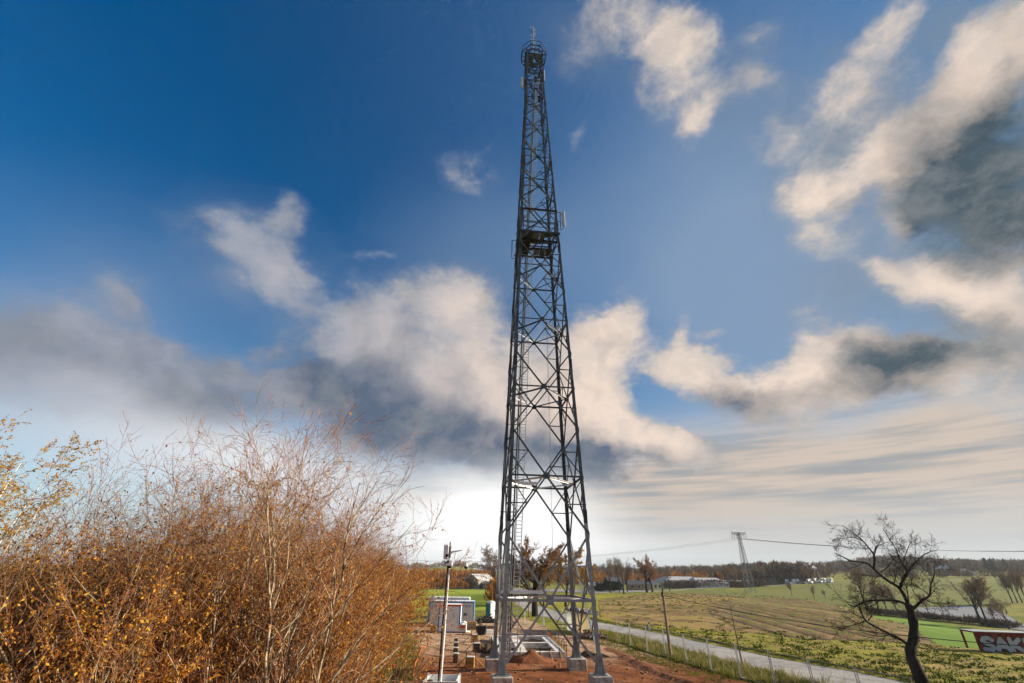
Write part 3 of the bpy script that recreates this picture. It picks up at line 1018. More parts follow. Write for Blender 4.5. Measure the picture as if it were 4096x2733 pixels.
BELT = [4.59, 12.36, 19.37, 25.74, 31.76, 37.28, 42.35, 47.08, 51.87, 56.2, 60.0, 63.45, 66.74]
HALF = [.95, 8.54, 15.95, 22.56, 28.96, 34.65, 39.9, 44.71, 49.5, 54.1, 58.2, 61.7, 65.1, 68.2]
TOP = 68.4
for i in range(4):
    sx, sy = ((-1, -1), (1, -1), (1, 1), (-1, 1))[i]
    leg = MB()
    zs = [.80, 9.6, 24, 36, 48, 60, TOP]
    for a, b in zip(zs[:-1], zs[1:]):
        w = .27 - .0022 * a * 1.1
        th = .035
        for k in range(2):                   # two flanges of an angle whose corner points outwards
            pa, pb = leg_at(i, a), leg_at(i, b)
            e = Vector((-sx, 0, 0)) if k == 0 else Vector((0, -sy, 0))
            n_ = Vector((0, -sy, 0)) if k == 0 else Vector((-sx, 0, 0))
            off = n_ * th if k == 1 else Vector((0, 0, 0))
            st = e * th if k == 1 else Vector((0, 0, 0))
            c = [pa + st, pa + e * w, pa + e * w + n_ * th, pa + st + n_ * th]
            d = [p + (pb - pa) for p in c]
            if (c[1] - c[0]).cross(c[2] - c[1]).z < 0: c, d = c[::-1], d[::-1]
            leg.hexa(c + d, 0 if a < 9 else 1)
    lo = leg.build('leg', ['steel', 'steel_upper'], tower)
    for z in (9.6, 21.5, 34.0, 46.0, 57.0):     # bolted splices
        p = leg_at(i, z)
        m = MB().box(min(0, -sx * .26) - .0, min(0, -sy * .05), -.5, max(0, -sx * .26), max(0, -sy * .05), .5)
        s_ = m.build('splice_plate', 'steel_dark', lo)
        s_.location = p + Vector((sx * .012, sy * .012, 0))
    # stiffened shoe on its base plate
    f = leg_at(i, .80) + Vector((-sx * .12, -sy * .12, 0))
    m = MB()
    m.box(f.x - .36, f.y - .36, .752, f.x + .36, f.y + .36, .80)
    plate = m.build('base_plate', 'steel', tower)
    for a in range(2):
        for k in (-.2, 0, .2):
            m = MB()
            if a == 0: m.hexa([(f.x + k - .012, f.y - .30, .802), (f.x + k + .012, f.y - .30, .802), (f.x + k + .012, f.y + .30, .802), (f.x + k - .012, f.y + .30, .802), (f.x + k * .4 - .012, f.y - .16, 1.75), (f.x + k * .4 + .012, f.y - .16, 1.75), (f.x + k * .4 + .012, f.y + .16, 1.75), (f.x + k * .4 - .012, f.y + .16, 1.75)])
            else: m.hexa([(f.x - .30, f.y + k - .012, .802), (f.x + .30, f.y + k - .012, .802), (f.x + .30, f.y + k + .012, .802), (f.x - .30, f.y + k + .012, .802), (f.x - .16, f.y + k * .4 - .012, 1.75), (f.x + .16, f.y + k * .4 - .012, 1.75), (f.x + .16, f.y + k * .4 + .012, 1.75), (f.x - .16, f.y + k * .4 + .012, 1.75)])
            m.build('stiffener', 'steel', plate)

NB = len(BELT)
OUT = [Vector((0, -1, 0)), Vector((1, 0, 0)), Vector((0, 1, 0)), Vector((-1, 0, 0))]
rest = MB()
nsec = 0
for j, zb in enumerate(BELT):
    z0, z1 = HALF[j], HALF[j + 1]
    wd = .125 - .0008 * zb
    for f in range(4):
        a, b = f, (f + 1) % 4
        inn = OUT[f] * -.02
        mid = (leg_at(a, zb) + leg_at(b, zb)) / 2
        # crossing diagonals meet at the belt
        for s, e in (((a, z0), (b, z1)), ((b, z0), (a, z1))):
            p, q = leg_at(*s), leg_at(*e)
            place_bar('diagonal_brace', p, mid + inn, wd, tower, out=OUT[f])
            place_bar('diagonal_brace', mid + inn, q, wd, tower, out=OUT[f])
        place_bar('belt_bar', leg_at(a, zb) + inn * 2, leg_at(b, zb) + inn * 2, wd * (1.15 if j else 1.3), tower, out=OUT[f])
        g = MB()
        t_ = (leg_at(b, zb) - leg_at(a, zb)).normalized()
        c = mid + OUT[f] * .05
        s_ = .26 - .0022 * zb
        g.hexa([c - t_ * s_ + Vector((0, 0, -s_)), c + t_ * s_ + Vector((0, 0, -s_)), c + t_ * s_ + Vector((0, 0, -s_)) + OUT[f] * .02, c - t_ * s_ + Vector((0, 0, -s_)) + OUT[f] * .02,
                c - t_ * s_ + Vector((0, 0, s_)), c + t_ * s_ + Vector((0, 0, s_)), c + t_ * s_ + Vector((0, 0, s_)) + OUT[f] * .02, c - t_ * s_ + Vector((0, 0, s_)) + OUT[f] * .02])
        g.build('gusset_plate', 'steel' if j == 0 else 'steel_upper', tower)
        # redundant members between leg and diagonal
        for li in (a, b):
            for (ze, zm) in ((z0, (z0 + zb) / 2), (z1, (z1 + zb) / 2)):
                p = leg_at(li, zm)
                q = (leg_at(li, ze) + mid) / 2
                bars = [(p, Vector((q.x, q.y, q.z)) + inn), (leg_at(li, zb), q + inn)]
                for u_, v_ in bars:
                    if nsec < 288:
                        place_bar('secondary_brace', u_, v_, wd * .62, tower, out=OUT[f])
                        nsec += 1
                    else: rest.bar(u_, v_, wd * .6, wd * .35)
    # plan bracing: a diamond between the middles of the belts
    if j < 11:
        mids = [(leg_at(k, zb) + leg_at((k + 1) % 4, zb)) / 2 * .985 for k in range(4)]
        for k in range(4):
            p, q = mids[k].copy(), mids[(k + 1) % 4].copy()
            p.z = q.z = zb - .06
            place_bar('plan_brace', p, q, wd * 1.0, tower, A_SUNLIT if j < 2 else None)  # lowest diamonds use pale steel, sunlight painted into their colour
ro = rest.build('upper_bracing', 'steel_upper', tower)
ro['kind'] = 'stuff'
for z in (61.7, 65.1, 68.3):
    for f in range(4): place_bar('top_ring_bar', leg_at(f, z), leg_at((f + 1) % 4, z), .1, tower, out=OUT[f])

# ladder leaning with the back face, cable rack with pegs beside it
def lad(z, dx=0.0): return Vector((-1.69 + .035 * (z - 4.59) + dx, tw(z) / 2 - .22, z))


lm = MB()
for dx in (0, .46):
    lm.bar(lad(.9, dx), lad(66, dx), .075, .05)
ladder = lm.build('ladder', 'steel_light', tower)
rung = MB().bar((0, 0, 0), (.46, 0, 0), .035).mesh('rung', 'steel_light')
for k in range(230):
    link('rung', rung, ladder, lad(1.1 + k * .28))
cm = MB()
for dx in (-.30, -.2): cm.bar(lad(.9, dx), lad(66, dx), .04, .04)
for dx in (-.27, -.235, -.12, -.08): cm.tube([lad(.9, dx), lad(36, dx), lad(66, dx)], .02, 6, 1)
rack = cm.build('cable_rack', ['steel_light', 'black_rubber'], tower)
peg = MB().bar((-.14, 0, 0), (.02, 0, 0), .03).mesh('peg', 'steel_light')
for k in range(160): link('peg', peg, rack, lad(1.3 + k * .40, -.30))
m = MB()
m.box(-.10, -.03, 0, -.06, .03, 3.3)
m.box(.06, -.03, 0, .10, .03, 3.3)
for k in range(9): m.box(-.06, -.02, .1 + k * .37, .06, .02, .24 + k * .37)
g = m.build('cable_guard', 'steel_light', tower)
g.location = lad(.95, -.2) + Vector((0, -.14, 0))
# light walkways from the ladder
for z, x1 in ((4.75, .5), (12.5, -.1)):
    m = MB()
    y = tw(z) / 2 - .35
    m.box(-tw(z) / 2 + .2, y - .45, z + .05, x1, y + .15, z + .15)
    m.box(-tw(z) / 2 + .2, y - .50, z, x1 + .3, y - .455, z + .22)
    m.build('walkway', 'white_paint', tower)
m = MB().tube([(.75, -.3, 35.8), (.78, -.3, 20), (.8, -.3, 6.6)], .012, 5)
m.tube([(.85, -.2, 35.8), (.86, -.2, 20), (.9, -.2, 12.6)], .012, 5)
m.build('hanging_cable', 'steel_dark', tower)

# working platform
PZ = 36.0
h = tw(PZ) / 2
pf = MB()
for y in (-h, -h * .33, h * .33, h): pf.box(-h - .12, y - .06, PZ - .22, h + .12, y + .06, PZ - .005)
for x in (-h, -h * .36, h * .30, h): pf.box(x - .05, -h + .06, PZ - .20, x + .05, h - .06, PZ - .012)
platform = pf.build('platform', 'steel_dark', tower)
for (x0, x1, y0, y1, mt) in ((-.64, .5, -.6, .0, 'steel_dark'), (-h + .1, -.75, .66, h - .1, 'steel_dark'), (-h, -.70, -h, -.66, 'steel_dark'), (-.64, .10, -h + .1, -.66, 'grate'), (.16, .56, -h + .2, -.66, 'grate'), (.62, h, -h + .1, -1.3, 'steel_dark'),
                             (-h + .1, -.70, -.6, .6, 'steel_dark'), (-.1, .5, .66, h - .1, 'grate'), (.62, h - .1, .66, h - .1, 'steel_dark'), (-.7, -.16, .66, 1.1, 'grate'), (.62, 1.1, -.55, -.1, 'grate')):
    MB().box(x0, y0, PZ, x1, y1, PZ + .035).build('floor_panel', mt, platform)
for sx in (-1, 1):
    for sy in (-1, 1): place_bar('platform_post', (sx * (h - .3), sy * (h - .05), PZ), (sx * (h - .3), sy * (h - .05), PZ + 2.9), .11, platform)
for sy in (-1, 1):
    place_bar('platform_beam', (-h + .05, sy * (h - .02), PZ + 2.85), (h - .05, sy * (h - .02), PZ + 2.85), .16, platform)
    place_bar('guard_rail', (-h, sy * (h - .02), PZ + 1.1), (h, sy * (h - .02), PZ + 1.1), .06, platform)
    place_bar('guard_rail', (-h, sy * (h - .02), PZ + .55), (h, sy * (h - .02), PZ + .55), .05, platform)
for sx in (-1, 1): place_bar('guard_rail', (sx * h, -h, PZ + 1.1), (sx * h, h, PZ + 1.1), .06, platform)
m = MB()
m.tube([(-h, -h * .2, PZ - .1), (-h - .62, -h * .2, PZ - .1), (-h - .62, -h * .2, PZ - 2.4), (-h - .05, -h * .2, PZ - 2.4)], .045, 6)
m.build('antenna_bracket', 'steel_dark', tower)


def antenna(x, y, z, H, side, w=.3):
    m = MB()
    m.box(-w / 2, -.09, 0, w / 2, .09, H)
    o = m.build('panel_antenna', 'antenna_grey', tower, bevel=.04)
    o.location = (x, y, z)
    b = MB()
    b.tube([(-side * .33, 0, -.25), (-side * .33, 0, H * .95)], .035, 8)
    b.bar((-side * .33, 0, H * .2), (-side * .1, 0, H * .2), .05)
    b.bar((-side * .33, 0, H * .8), (-side * .1, 0, H * .8), .05)
    b.bar((-side * .33, 0, H * .3), (-side * .95, 0, H * .3), .05)
    b.bar((-side * .33, 0, H * .9), (-side * .95, 0, H * .9), .05)
    b.tube([(0, 0, -.02), (0, 0, -.25), (-side * .2, 0, -.45), (-side * .5, 0, -.4)], .03, 6)
    b.build('mounting_pole', 'steel_dark', o)
    return o


antenna(h + .62, -h + .3, 37.2, 2.0, 1)
antenna(-1.1 - .62, -.7, 60.6, 2.0, -1)
antenna(1.1 + .1, -.9, 62.2, 2.2, 1, .14)
for x, z in ((-.72, 64.0), (.55, 63.2), (-.2, 65.2), (.7, 60.6), (-.5, 60.8), (.3, 66.6), (-.6, 66.4), (.75, 65.6), (.1, 62.2), (-.3, 58.6), (.5, 58.2)):
    m = MB().box(-.14, -.06, 0, .14, .06, 1.1)
    o = m.build('radio_unit', 'steel_dark', tower)
    o.location = (x, -.6, z)
for z in (61.0, 64.6):      # side arms with whip aerials
    m = MB().bar((-1.0, -.9, z), (-1.75, -1.2, z + .25), .035)
    m.build('side_arm', 'steel_dark', tower)

# octagonal crown platform
OZ, RO, RI = 68.5, 1.78, 1.28
oc = [Vector((math.cos(R(22.5 + 45 * k)), math.sin(R(22.5 + 45 * k)), 0)) for k in range(8)]
ring = MB()
for k in range(8):
    a, b = oc[k], oc[(k + 1) % 8]
    ring.bar(a * RO + Vector((0, 0, OZ)), b * RO + Vector((0, 0, OZ)), .09, .12)
    ring.bar(a * RI + Vector((0, 0, OZ)), b * RI + Vector((0, 0, OZ)), .08, .11)
    ring.bar(a * RI + Vector((0, 0, OZ - .003)), a * RO + Vector((0, 0, OZ - .003)), .07, .1)
    ring.bar((a + b) / 2 * RI + Vector((0, 0, OZ - .003)), (a + b) / 2 * RO + Vector((0, 0, OZ - .003)), .05, .08)
    ring.bar(a * (RO - .02) + Vector((0, 0, OZ + .05)), a * (RO - .02) + Vector((0, 0, OZ + 1.1)), .05)
    ring.bar(a * (RO - .02) + Vector((0, 0, OZ + 1.1)), b * (RO - .02) + Vector((0, 0, OZ + 1.1)), .05)
crown_ring = ring.build('crown_platform', 'steel_dark', tower)
for k in (-.62, 0, .62):
    place_bar('crown_beam', (-1.25, k, OZ - .12), (1.25, k, OZ - .12), .1, crown_ring)
    place_bar('crown_beam', (k, -1.25, OZ - .13), (k, 1.25, OZ - .13), .1, crown_ring)
for x0, y0, x1, y1 in ((-.55, -.55, -.06, -.06), (.06, -.55, .55, -.06), (-.55, .06, -.06, .55), (-1.2, -.5, -.68, .5), (.68, -.5, 1.2, .5), (-.5, .68, .5, 1.2)):
    MB().box(x0, y0, OZ - .04, x1, y1, OZ - .02).build('floor_panel', 'grate', crown_ring)
# mast with dipoles
m = MB().tube([(0, 0, OZ - 1.5), (0, 0, OZ + 7.8)], .06, 8)
m.tube([(.22, .05, OZ), (.22, .05, OZ + 7.4)], .035, 6)
mast = m.build('mast', 'steel', tower)
for k in range(12):
    z = OZ + 1.6 + k * .52
    m = MB().bar((-.02, 0, z), (-.38 if k % 2 else .32, -.1, z), .035)
    x = -.38 if k % 2 else .32
    m.bar((x, -.1, z - .22), (x, -.1, z + .22), .04)
    m.build('dipole', 'steel_light' if k % 3 else 'steel_dark', mast)

# footings
fl = ['concrete footing under the tower leg closest to the camera trailer', 'concrete footing under the tower leg closest to the telegraph pole',
      'concrete footing under the tower leg beside the foundation frame and earth heap', 'concrete footing under the tower leg beside the yellow boarded formwork boxes']
for i in range(4):
    sx, sy = ((-1, -1), (1, -1), (1, 1), (-1, 1))[i]
    c = leg_at(i, .8)
    c = Matrix.Rotation(TYAW, 3, 'Z') @ (c + Vector((-sx * .12, -sy * .12, 0))) + TC
    m = MB().box(-.60, -.60, -.3, .60, .60, .75)
    o = m.build('concrete_footing', 'concrete', bevel=.03)
    o.location = (c.x, c.y, 0)
    o.rotation_euler = (0, 0, TYAW)
    tag(o, fl[i], 'footing', 'footings of the lattice tower')
# ------------------------------------------------------------------ surveillance trailer with camera mast
o = thing('camera_trailer', 'grey open box trailer carrying a tall pole with white security cameras', 'camera trailer', (-3.46, 29.2, 0), R(1))
m = MB()
m.box(-.86, -.9, .35, .86, .9, .80)
m.box(-.86, -.9, .80, -.80, .9, 1.10); m.box(.80, -.9, .80, .86, .9, 1.10)
m.box(-.80, -.9, .80, .80, -.84, 1.10); m.box(-.80, .84, .80, .80, .9, 1.10)
body = m.build('box_body', 'steel_light', o)
MB().box(-.79, -.83, .80, .79, .83, .83).build('white_lid', 'white_paint', o)
MB().box(-.79, .1, .83, -.52, .3, .98).build('battery_box', 'black_rubber', o)
for x in (-.88, .88):
    for y in (-.92, .92): MB().box(x - .05, y - .05, 0.0, x + .05, y + .05, 1.14).build('corner_post', 'steel_light', o)
for x in (-.62, .62): MB().tube([(x, -.905, .92), (x, -.93, .92)], .05, 10).build('bolt', 'black_rubber', body)
m = MB().tube([(-.02, -.55, .83), (.0, -.55, 3.6)], .068, 10)
m.tube([(.0, -.55, 3.6), (.02, -.55, 6.45)], .05, 10)
pole = m.build('pole', 'steel_light', o, smooth=False)
MB().tube([(-.13, -.56, .83), (-.12, -.56, 3.6), (-.07, -.56, 6.5)], .045, 8).build('cable_conduit', 'black_rubber', o)
head = MB().box(-.17, -.66, 6.42, .20, -.40, 6.60).build('junction_box', 'white_paint', o, bevel=.03)
MB().box(-.36, -.70, 6.78, -.05, -.52, 7.55).build('antenna_box', 'white_paint', o, bevel=.05)
MB().box(.0, -.66, 6.85, .12, -.5, 7.5).build('antenna_box', 'white_paint', o, bevel=.03)
MB().tube([(-.02, -.60, 6.55), (-.02, -.60, 7.7)], .035, 8).build('aerial', 'black_rubber', o)
MB().tube([(-.15, -.72, 6.95), (-.15, -.76, 6.95)], .09, 14).build('lens', 'black_rubber', o)
m = MB()
for k in range(5): m.tube([(-.30 + k * .07, -.66, 6.8), (-.32 + k * .07, -.72, 6.66), (-.22 + k * .05, -.68, 6.58), (-.1 + k * .03, -.62, 6.62)], .014, 5)
m.build('cable_loop', 'black_rubber', o)
MB().hexa([(.10, -.66, 7.10), (.62, -.62, 7.22), (.62, -.46, 7.22), (.10, -.46, 7.10), (.10, -.66, 7.20), (.74, -.62, 7.28), (.74, -.46, 7.28), (.10, -.46, 7.20)]).build('camera_arm', 'white_paint', o)
MB().tube([(.34, -.55, 7.12), (.30, -.55, 6.78)], .035, 8).build('arm_brace', 'steel_light', o)
MB().tube([(.17, -.53, 6.54), (.98, -.53, 6.62), (.98, -.53, 6.5)], .03, 8).build('side_arm', 'white_paint', o)
m = MB().tube([(.98, -.53, 6.58), (.98, -.53, 6.42)], .12, 14)
dc = m.build('dome_camera', 'white_paint', o)
q = MB().dome((0, 0, 0), .11, .11, -.15, 14, 5).build('dome_lens', 'black_rubber', dc)
q.location = (.98, -.53, 6.42)
q = MB().dome((0, 0, 0), .14, .14, -.13, 14, 5).build('lower_lens', 'black_rubber', head)
q.location = (.02, -.53, 6.42)


# ------------------------------------------------------------------ site containers
def container(name, label, loc, rz, L, Dp, H, frame, wall, trim=None, door=None, logos=()):
    o = thing(name, label, 'container', loc, rz)
    MB().box(-L / 2 + .08, -Dp / 2 + .05, .14, L / 2 - .08, Dp / 2 - .05, H - .14).build('wall', wall, o)
    n = max(3, int(L / .6))
    for x in (-L / 2 + .07, L / 2 - .07):
        for y in (-Dp / 2 + .07, Dp / 2 - .07): MB().box(x - .07, y - .07, 0.0, x + .07, y + .07, H).build('corner_post', frame, o)
    m = MB()
    for y in (-Dp / 2 + .06, Dp / 2 - .06):
        m.box(-L / 2 + .14, y - .055, 0.02, L / 2 - .14, y + .055, .15)
    for x in (-L / 2 + .06, L / 2 - .06): m.box(x - .055, -Dp / 2 + .14, 0.02, x + .055, Dp / 2 - .14, .15)
    m.build('floor_frame', frame, o)
    m = MB()
    for y in (-Dp / 2 + .06, Dp / 2 - .06): m.box(-L / 2 + .14, y - .058, H - .16, L / 2 - .14, y + .058, H - .004)
    for x in (-L / 2 + .06, L / 2 - .06): m.box(x - .058, -Dp / 2 + .14, H - .16, x + .058, Dp / 2 - .14, H - .004)
    m.build('roof_frame', trim or frame, o)
    r = MB().box(-L / 2 + .12, -Dp / 2 + .12, H - .10, L / 2 - .12, Dp / 2 - .12, H + .02).build('roof', 'panel_white', o)
    for k in range(1, n): MB().box(-L / 2 + k * L / n - .01, -Dp / 2 + .035, .17, -L / 2 + k * L / n + .01, -Dp / 2 + .05, H - .18).build('panel_joint', 'panel_beige', o)
    if door:
        d = MB().box(door[0], -Dp / 2 + .0, .18, door[1], -Dp / 2 + .049, 2.12).build('door', 'white_paint', o)
        MB().box(door[1] - .16, -Dp / 2 - .04, 1.05, door[1] - .06, -Dp / 2 - .002, 1.1).build('handle', 'steel_dark', d)
        MB().box(door[0] + .1, -Dp / 2 - .008, 1.45, door[0] + .42, -Dp / 2 - .001, 1.95).build('vent_panel', 'panel_beige', d)
    if L > 4: MB().box(L / 2 - 1.3, -Dp / 2 + .0, 1.2, L / 2 - .9, -Dp / 2 + .049, 1.5).build('vent_grille', 'grate', o)
    MB().box(-L / 2 + .2, -.3, H + .02, -L / 2 + .7, .2, H + .16).build('roof_vent', 'steel', o)
    for x in logos:
        g = MB().box(x - .36, -Dp / 2 + .03, H - .62, x + .36, -Dp / 2 + .049, H - .38).build('logo_plate', 'blue_paint', o)
        for k, (a, b) in enumerate(((-.3, -.24), (-.2, -.14), (-.1, .06), (.1, .3))):
            MB().box(x + a, -Dp / 2 + .024, H - .56 + .03 * (k % 2), x + b, -Dp / 2 + .029, H - .44).build('logo_mark', 'white_paint', g)
    return o


pA, pB = gp(1708, 2510), gp(1892, 2508)
c = (pA + pB) / 2
container('site_container', 'long beige site office container with blue frame and two small blue logo plates', (c.x, c.y + 1.2, 0), R(1.0), (pB - pA).length, 2.44, 2.75, 'blue_paint', 'panel_beige', logos=(-2.05, 2.05))
pA, pB = gp(1747, 2533), gp(1838, 2533)
c2 = (pA + pB) / 2
container('site_container', 'small white container with red roof edge, blue corner posts and grey door', (c2.x, c2.y + 1.15, 0), R(1.0), (pB - pA).length, 2.3, 2.72, 'blue_paint', 'panel_white', trim='red_paint', door=(.18, 1.05))
container('storage_container', 'plain light grey storage container standing behind the blue framed container', (c.x - .75, c.y + 4.3, 0), R(1.0), 5.4, 2.3, 3.0, 'steel_light', 'panel_white')

# ------------------------------------------------------------------ portable toilet
p = gp(1962, 2478)
o = thing('portable_toilet', 'teal and white portable toilet cabin with rounded white roof', 'toilet', (p.x, p.y + .6, 0), R(38))
for x in (-.52, .52): MB().box(x - .04, -.55, .1, x + .04, .55, 2.0).build('side_panel', 'teal_plastic', o)
MB().box(-.48, -.52, .1, .48, .52, 2.0).build('cabin', 'panel_white', o)
d = MB().box(-.36, -.56, .15, .36, -.525, 1.92).build('door', 'white_paint', o)
MB().box(.22, -.60, 1.0, .3, -.562, 1.12).build('handle', 'black_rubber', d)
MB().box(-.6, -.6, 0, .6, .6, .1).build('base', 'black_rubber', o)
q = MB().dome((0, 0, 0), .62, .62, .32, 16, 5).build('roof', 'white_paint', o, smooth=True)
q.location = (0, 0, 2.0)


# ------------------------------------------------------------------ heaps
def heap(name, label, c, rx, ry, rz_, mat, seed, cat='heap', noise=.16, rot=0, n=26, ringsn=9):
    m = MB().dome((0, 0, -.04), rx, ry, rz_, n, ringsn, noise=noise, seed=seed)
    for i, v in enumerate(m.v):
        r_ = math.hypot(v[0] / rx, v[1] / ry)
        z = rz_ * max(0, 1 - r_ ** 1.6) * (1 + .25 * math.sin(v[0] * 4 + seed) * math.cos(v[1] * 3)) - .03
        m.v[i] = (v[0], v[1], z)
    o = m.build(name, mat)
    o.location = (c.x, c.y, 0)
    o.rotation_euler = (0, 0, rot)
    return tag(o, label, cat)


heap('earth_heap', 'heap of red brown earth in front of the foundation frame', gp(2120, 2650), 2.1, 1.2, .72, 'earth_heap', 1)
heap('earth_heap', 'low dark earth heap behind the foundation frame', gp(2125, 2562), 1.3, .8, .5, 'earth_dark', 2)
heap('earth_heap', 'dark clodded earth heap beside the footing towards the fence', gp(2365, 2630), 1.7, .9, .45, 'earth_dark', 3)
heap('earth_heap', 'low dark mound standing in for the shade of a pit by the ladder leg', gp(1950, 2606), .7, 1.9, .6, 'earth_dark', 5)  # added mound, its dark colour paints the shade inside a pit


def tangle(name, label, c, r, hgt, n, mats, seed, cat, w=.03, ln=1.0):
    """heap of loose sticks, pipes or hoses"""
    rg = random.Random(seed)
    o = thing(name, label, cat, c)
    for mt in mats:
        m = MB()
        for _ in range(n):
            a, q = rg.uniform(0, 6.28), r * math.sqrt(rg.random())
            p = Vector((math.cos(a) * q, math.sin(a) * q * .7, rg.uniform(.02, hgt) * (1 - q / r * .8) + .04))
            d = Vector((rg.gauss(0, 1), rg.gauss(0, 1), rg.gauss(0, .35))).normalized() * ln * rg.uniform(.3, .7)
            e = p + d
            e.z = max(e.z, .03)
            f = p - d
            f.z = max(f.z, .03)
            m.tube([f, p + Vector((0, 0, .08)), e], w * rg.uniform(.6, 1.4), 4)
        m.build('strand', mt, o)
    return o


p = gp(1945, 2492)
tangle('hose_heap', 'tangled heap of black hoses by the portable toilet', p, 1.1, 1.0, 70, ['black_rubber', 'dark_tarp'], 3, 'hose heap', .05, 1.0)
p = gp(2368, 2556)
tangle('debris_heap', 'heap of dark tarps, branches and orange scraps beside the cream shelter', p, 1.5, .8, 36, ['dark_tarp', 'rust', 'wood_grey', 'dark_tarp'], 9, 'debris heap', .07, .9)
heap('tarp_heap', 'crumpled dark tarp under the debris by the cream shelter', p + Vector((0, .3, 0)), 1.5, .9, .6, 'dark_tarp', 12, 'tarp')


# ------------------------------------------------------------------ crates and boxes by the containers
def crate(name, label, c, w, d, h_, mat, slats=3, lid=None, extra=None, rot=0.0, cat='crate'):
    o = thing(name, label, cat, c, rot)
    MB().box(-w / 2 + .03, -d / 2 + .03, .1, w / 2 - .03, d / 2 - .03, h_ - .05).build('inner_box', 'wood_dark', o)
    sh = (h_ - .12) / slats
    for k in range(slats):
        z = .12 + k * sh
        for y in (-d / 2, d / 2): MB().box(-w / 2, y - .02, z + .01, w / 2, y + .02, z + sh - .02).build('plank', mat, o)
        for x in (-w / 2, w / 2): MB().box(x - .02, -d / 2 + .02, z + .01, x + .02, d / 2 - .02, z + sh - .02).build('plank', mat, o)
    for x in (-w / 2 + .06, w / 2 - .06): MB().box(x - .05, -d / 2, 0, x + .05, d / 2, .1).build('skid', 'wood_grey', o)
    if lid: MB().box(-w / 2 - .03, -d / 2 - .03, h_ - .02, w / 2 + .03, d / 2 + .03, h_ + .02).build('lid', lid, o)
    if extra: extra(o)
    return o


def red_label(o): MB().box(-.28, -.47, .48, .30, -.447, .74).build('red_label', 'red_paint', o)


p = gp(1847, 2534)
crate('label_crate', 'grey pallet crate with red label beside the small container', p + Vector((0, .45, 0)), .86, .84, .82, 'panel_beige', 3, 'panel_beige', red_label)
rg = random.Random(4)
o = thing('sack_pile', 'white plastic sacks piled on the crate with red label', 'sacks', p + Vector((0, .45, .84)))
for k in range(5):
    q = MB().dome((0, 0, 0), .26, .2, .12, 10, 4, noise=.2, seed=k).build('sack', 'bale_film', o, smooth=True)
    q.location = (rg.uniform(-.22, .25), rg.uniform(-.22, .25), .0 + .09 * (k // 2))
p = gp(1886, 2521)
crate('timber_stack', 'dark timber crate with rusty sheet lid near the containers', p + Vector((0, .5, 0)), 1.05, 1.0, .8, 'wood_grey', 3, 'rust')
p = gp(1925, 2543)
o = thing('steel_skip', 'dark grey steel skip holding upright sticks', 'skip', p + Vector((0, .5, 0)), R(-6))
m = MB()
m.hexa([(-.42, -.4, .05), (.42, -.4, .05), (.42, .4, .05), (-.42, .4, .05), (-.55, -.5, .85), (.55, -.5, .85), (.55, .5, .85), (-.55, .5, .85)])
m.build('tub', 'steel_dark', o)
for k in range(4): MB().box(-.55 + .36 * k, -.52, .2, -.5 + .36 * k, -.46, .86).build('rib', 'steel_dark', o)
for k in range(9):
    a = Vector((rg.uniform(-.4, .4), rg.uniform(-.3, .3), .6))
    MB().bar(a, a + Vector((rg.uniform(-.15, .15), rg.uniform(-.1, .1), rg.uniform(.4, .9))), .05).build('stick', 'wood_grey' if k % 3 else 'wood_board', o)
p = gp(1955, 2539)
o = thing('board_pile', 'pile of white boards and sheets lying on the earth', 'board pile', p + Vector((0, .4, 0)), R(14))
for k in range(4): MB().box(-.45 + .03 * k, -.4 + .05 * k, .06 + .09 * k, .45 - .02 * k, .4 - .03 * k, .13 + .09 * k).build('board', 'white_paint' if k % 2 else 'panel_beige', o)
MB().box(-.4, -.35, 0, .4, .35, .06).build('pallet', 'wood_grey', o)
p = gp(1955, 2516)
o = thing('plank_stack', 'low stack of brown planks beyond the white boards', 'plank stack', p + Vector((0, .3, 0)), R(3))
for k in range(3):
    for j in range(4): MB().box(-1.0, -.42 + j * .21, .02 + k * .1, 1.0 - .1 * ((k + j) % 3), -.24 + j * .21, .10 + k * .1).build('plank', 'rust' if (k + j) % 2 else 'wood_grey', o)
p = gp(1734, 2532)
crate('board_box', 'small orange brown wooden box left against the small container', p + Vector((-.1, .3, 0)), .5, .5, .62, 'wood_board', 2, 'wood_board')
p = gp(1868, 2530)
o = thing('rag_bag', 'flat pale plastic bag lying beside the crate', 'bag', p)
MB().dome((0, 0, 0), .5, .25, .16, 12, 4, noise=.25, seed=8).build('bag_skin', 'bale_film', o)
MB().tube([(-.1, 0, .12), (0, .02, .22), (.1, 0, .12)], .015, 5).build('bag_knot', 'bale_film', o)

# ------------------------------------------------------------------ row of short form columns
col_lab = ['short boarded form column closest to the camera trailer, first of the row', 'second boarded form column of the row counted from the camera trailer',
           'third boarded form column of the row counted from the camera trailer', 'fourth boarded form column, last of the row towards the containers']
for k, (px, py) in enumerate(((1821, 2655), (1821, 2629), (1822, 2605), (1822, 2585))):
    p = gp(px, py)
    o = thing('form_column', col_lab[k], 'form column', (p.x, p.y + .18, 0), R(2 * k - 3), 'short form columns in a row')
    MB().box(-.15, -.15, 0, .15, .15, .6).build('core', 'concrete', o)
    for j in range(4):
        for s in (-1, 1):
            MB().box(-.17 + j * .086, s * .165 - .014, 0, -.17 + j * .086 + .08, s * .165 + .014, .56).build('plank', 'wood_dark' if (j + k) % 2 else 'wood_grey', o)
            MB().box(s * .165 - .014, -.15 + j * .076, 0, s * .165 + .014, -.15 + j * .076 + .07, .56).build('plank', 'wood_dark', o)
    MB().box(-.19, -.19, .6, .19, .19, .64).build('cap', 'white_paint', o)

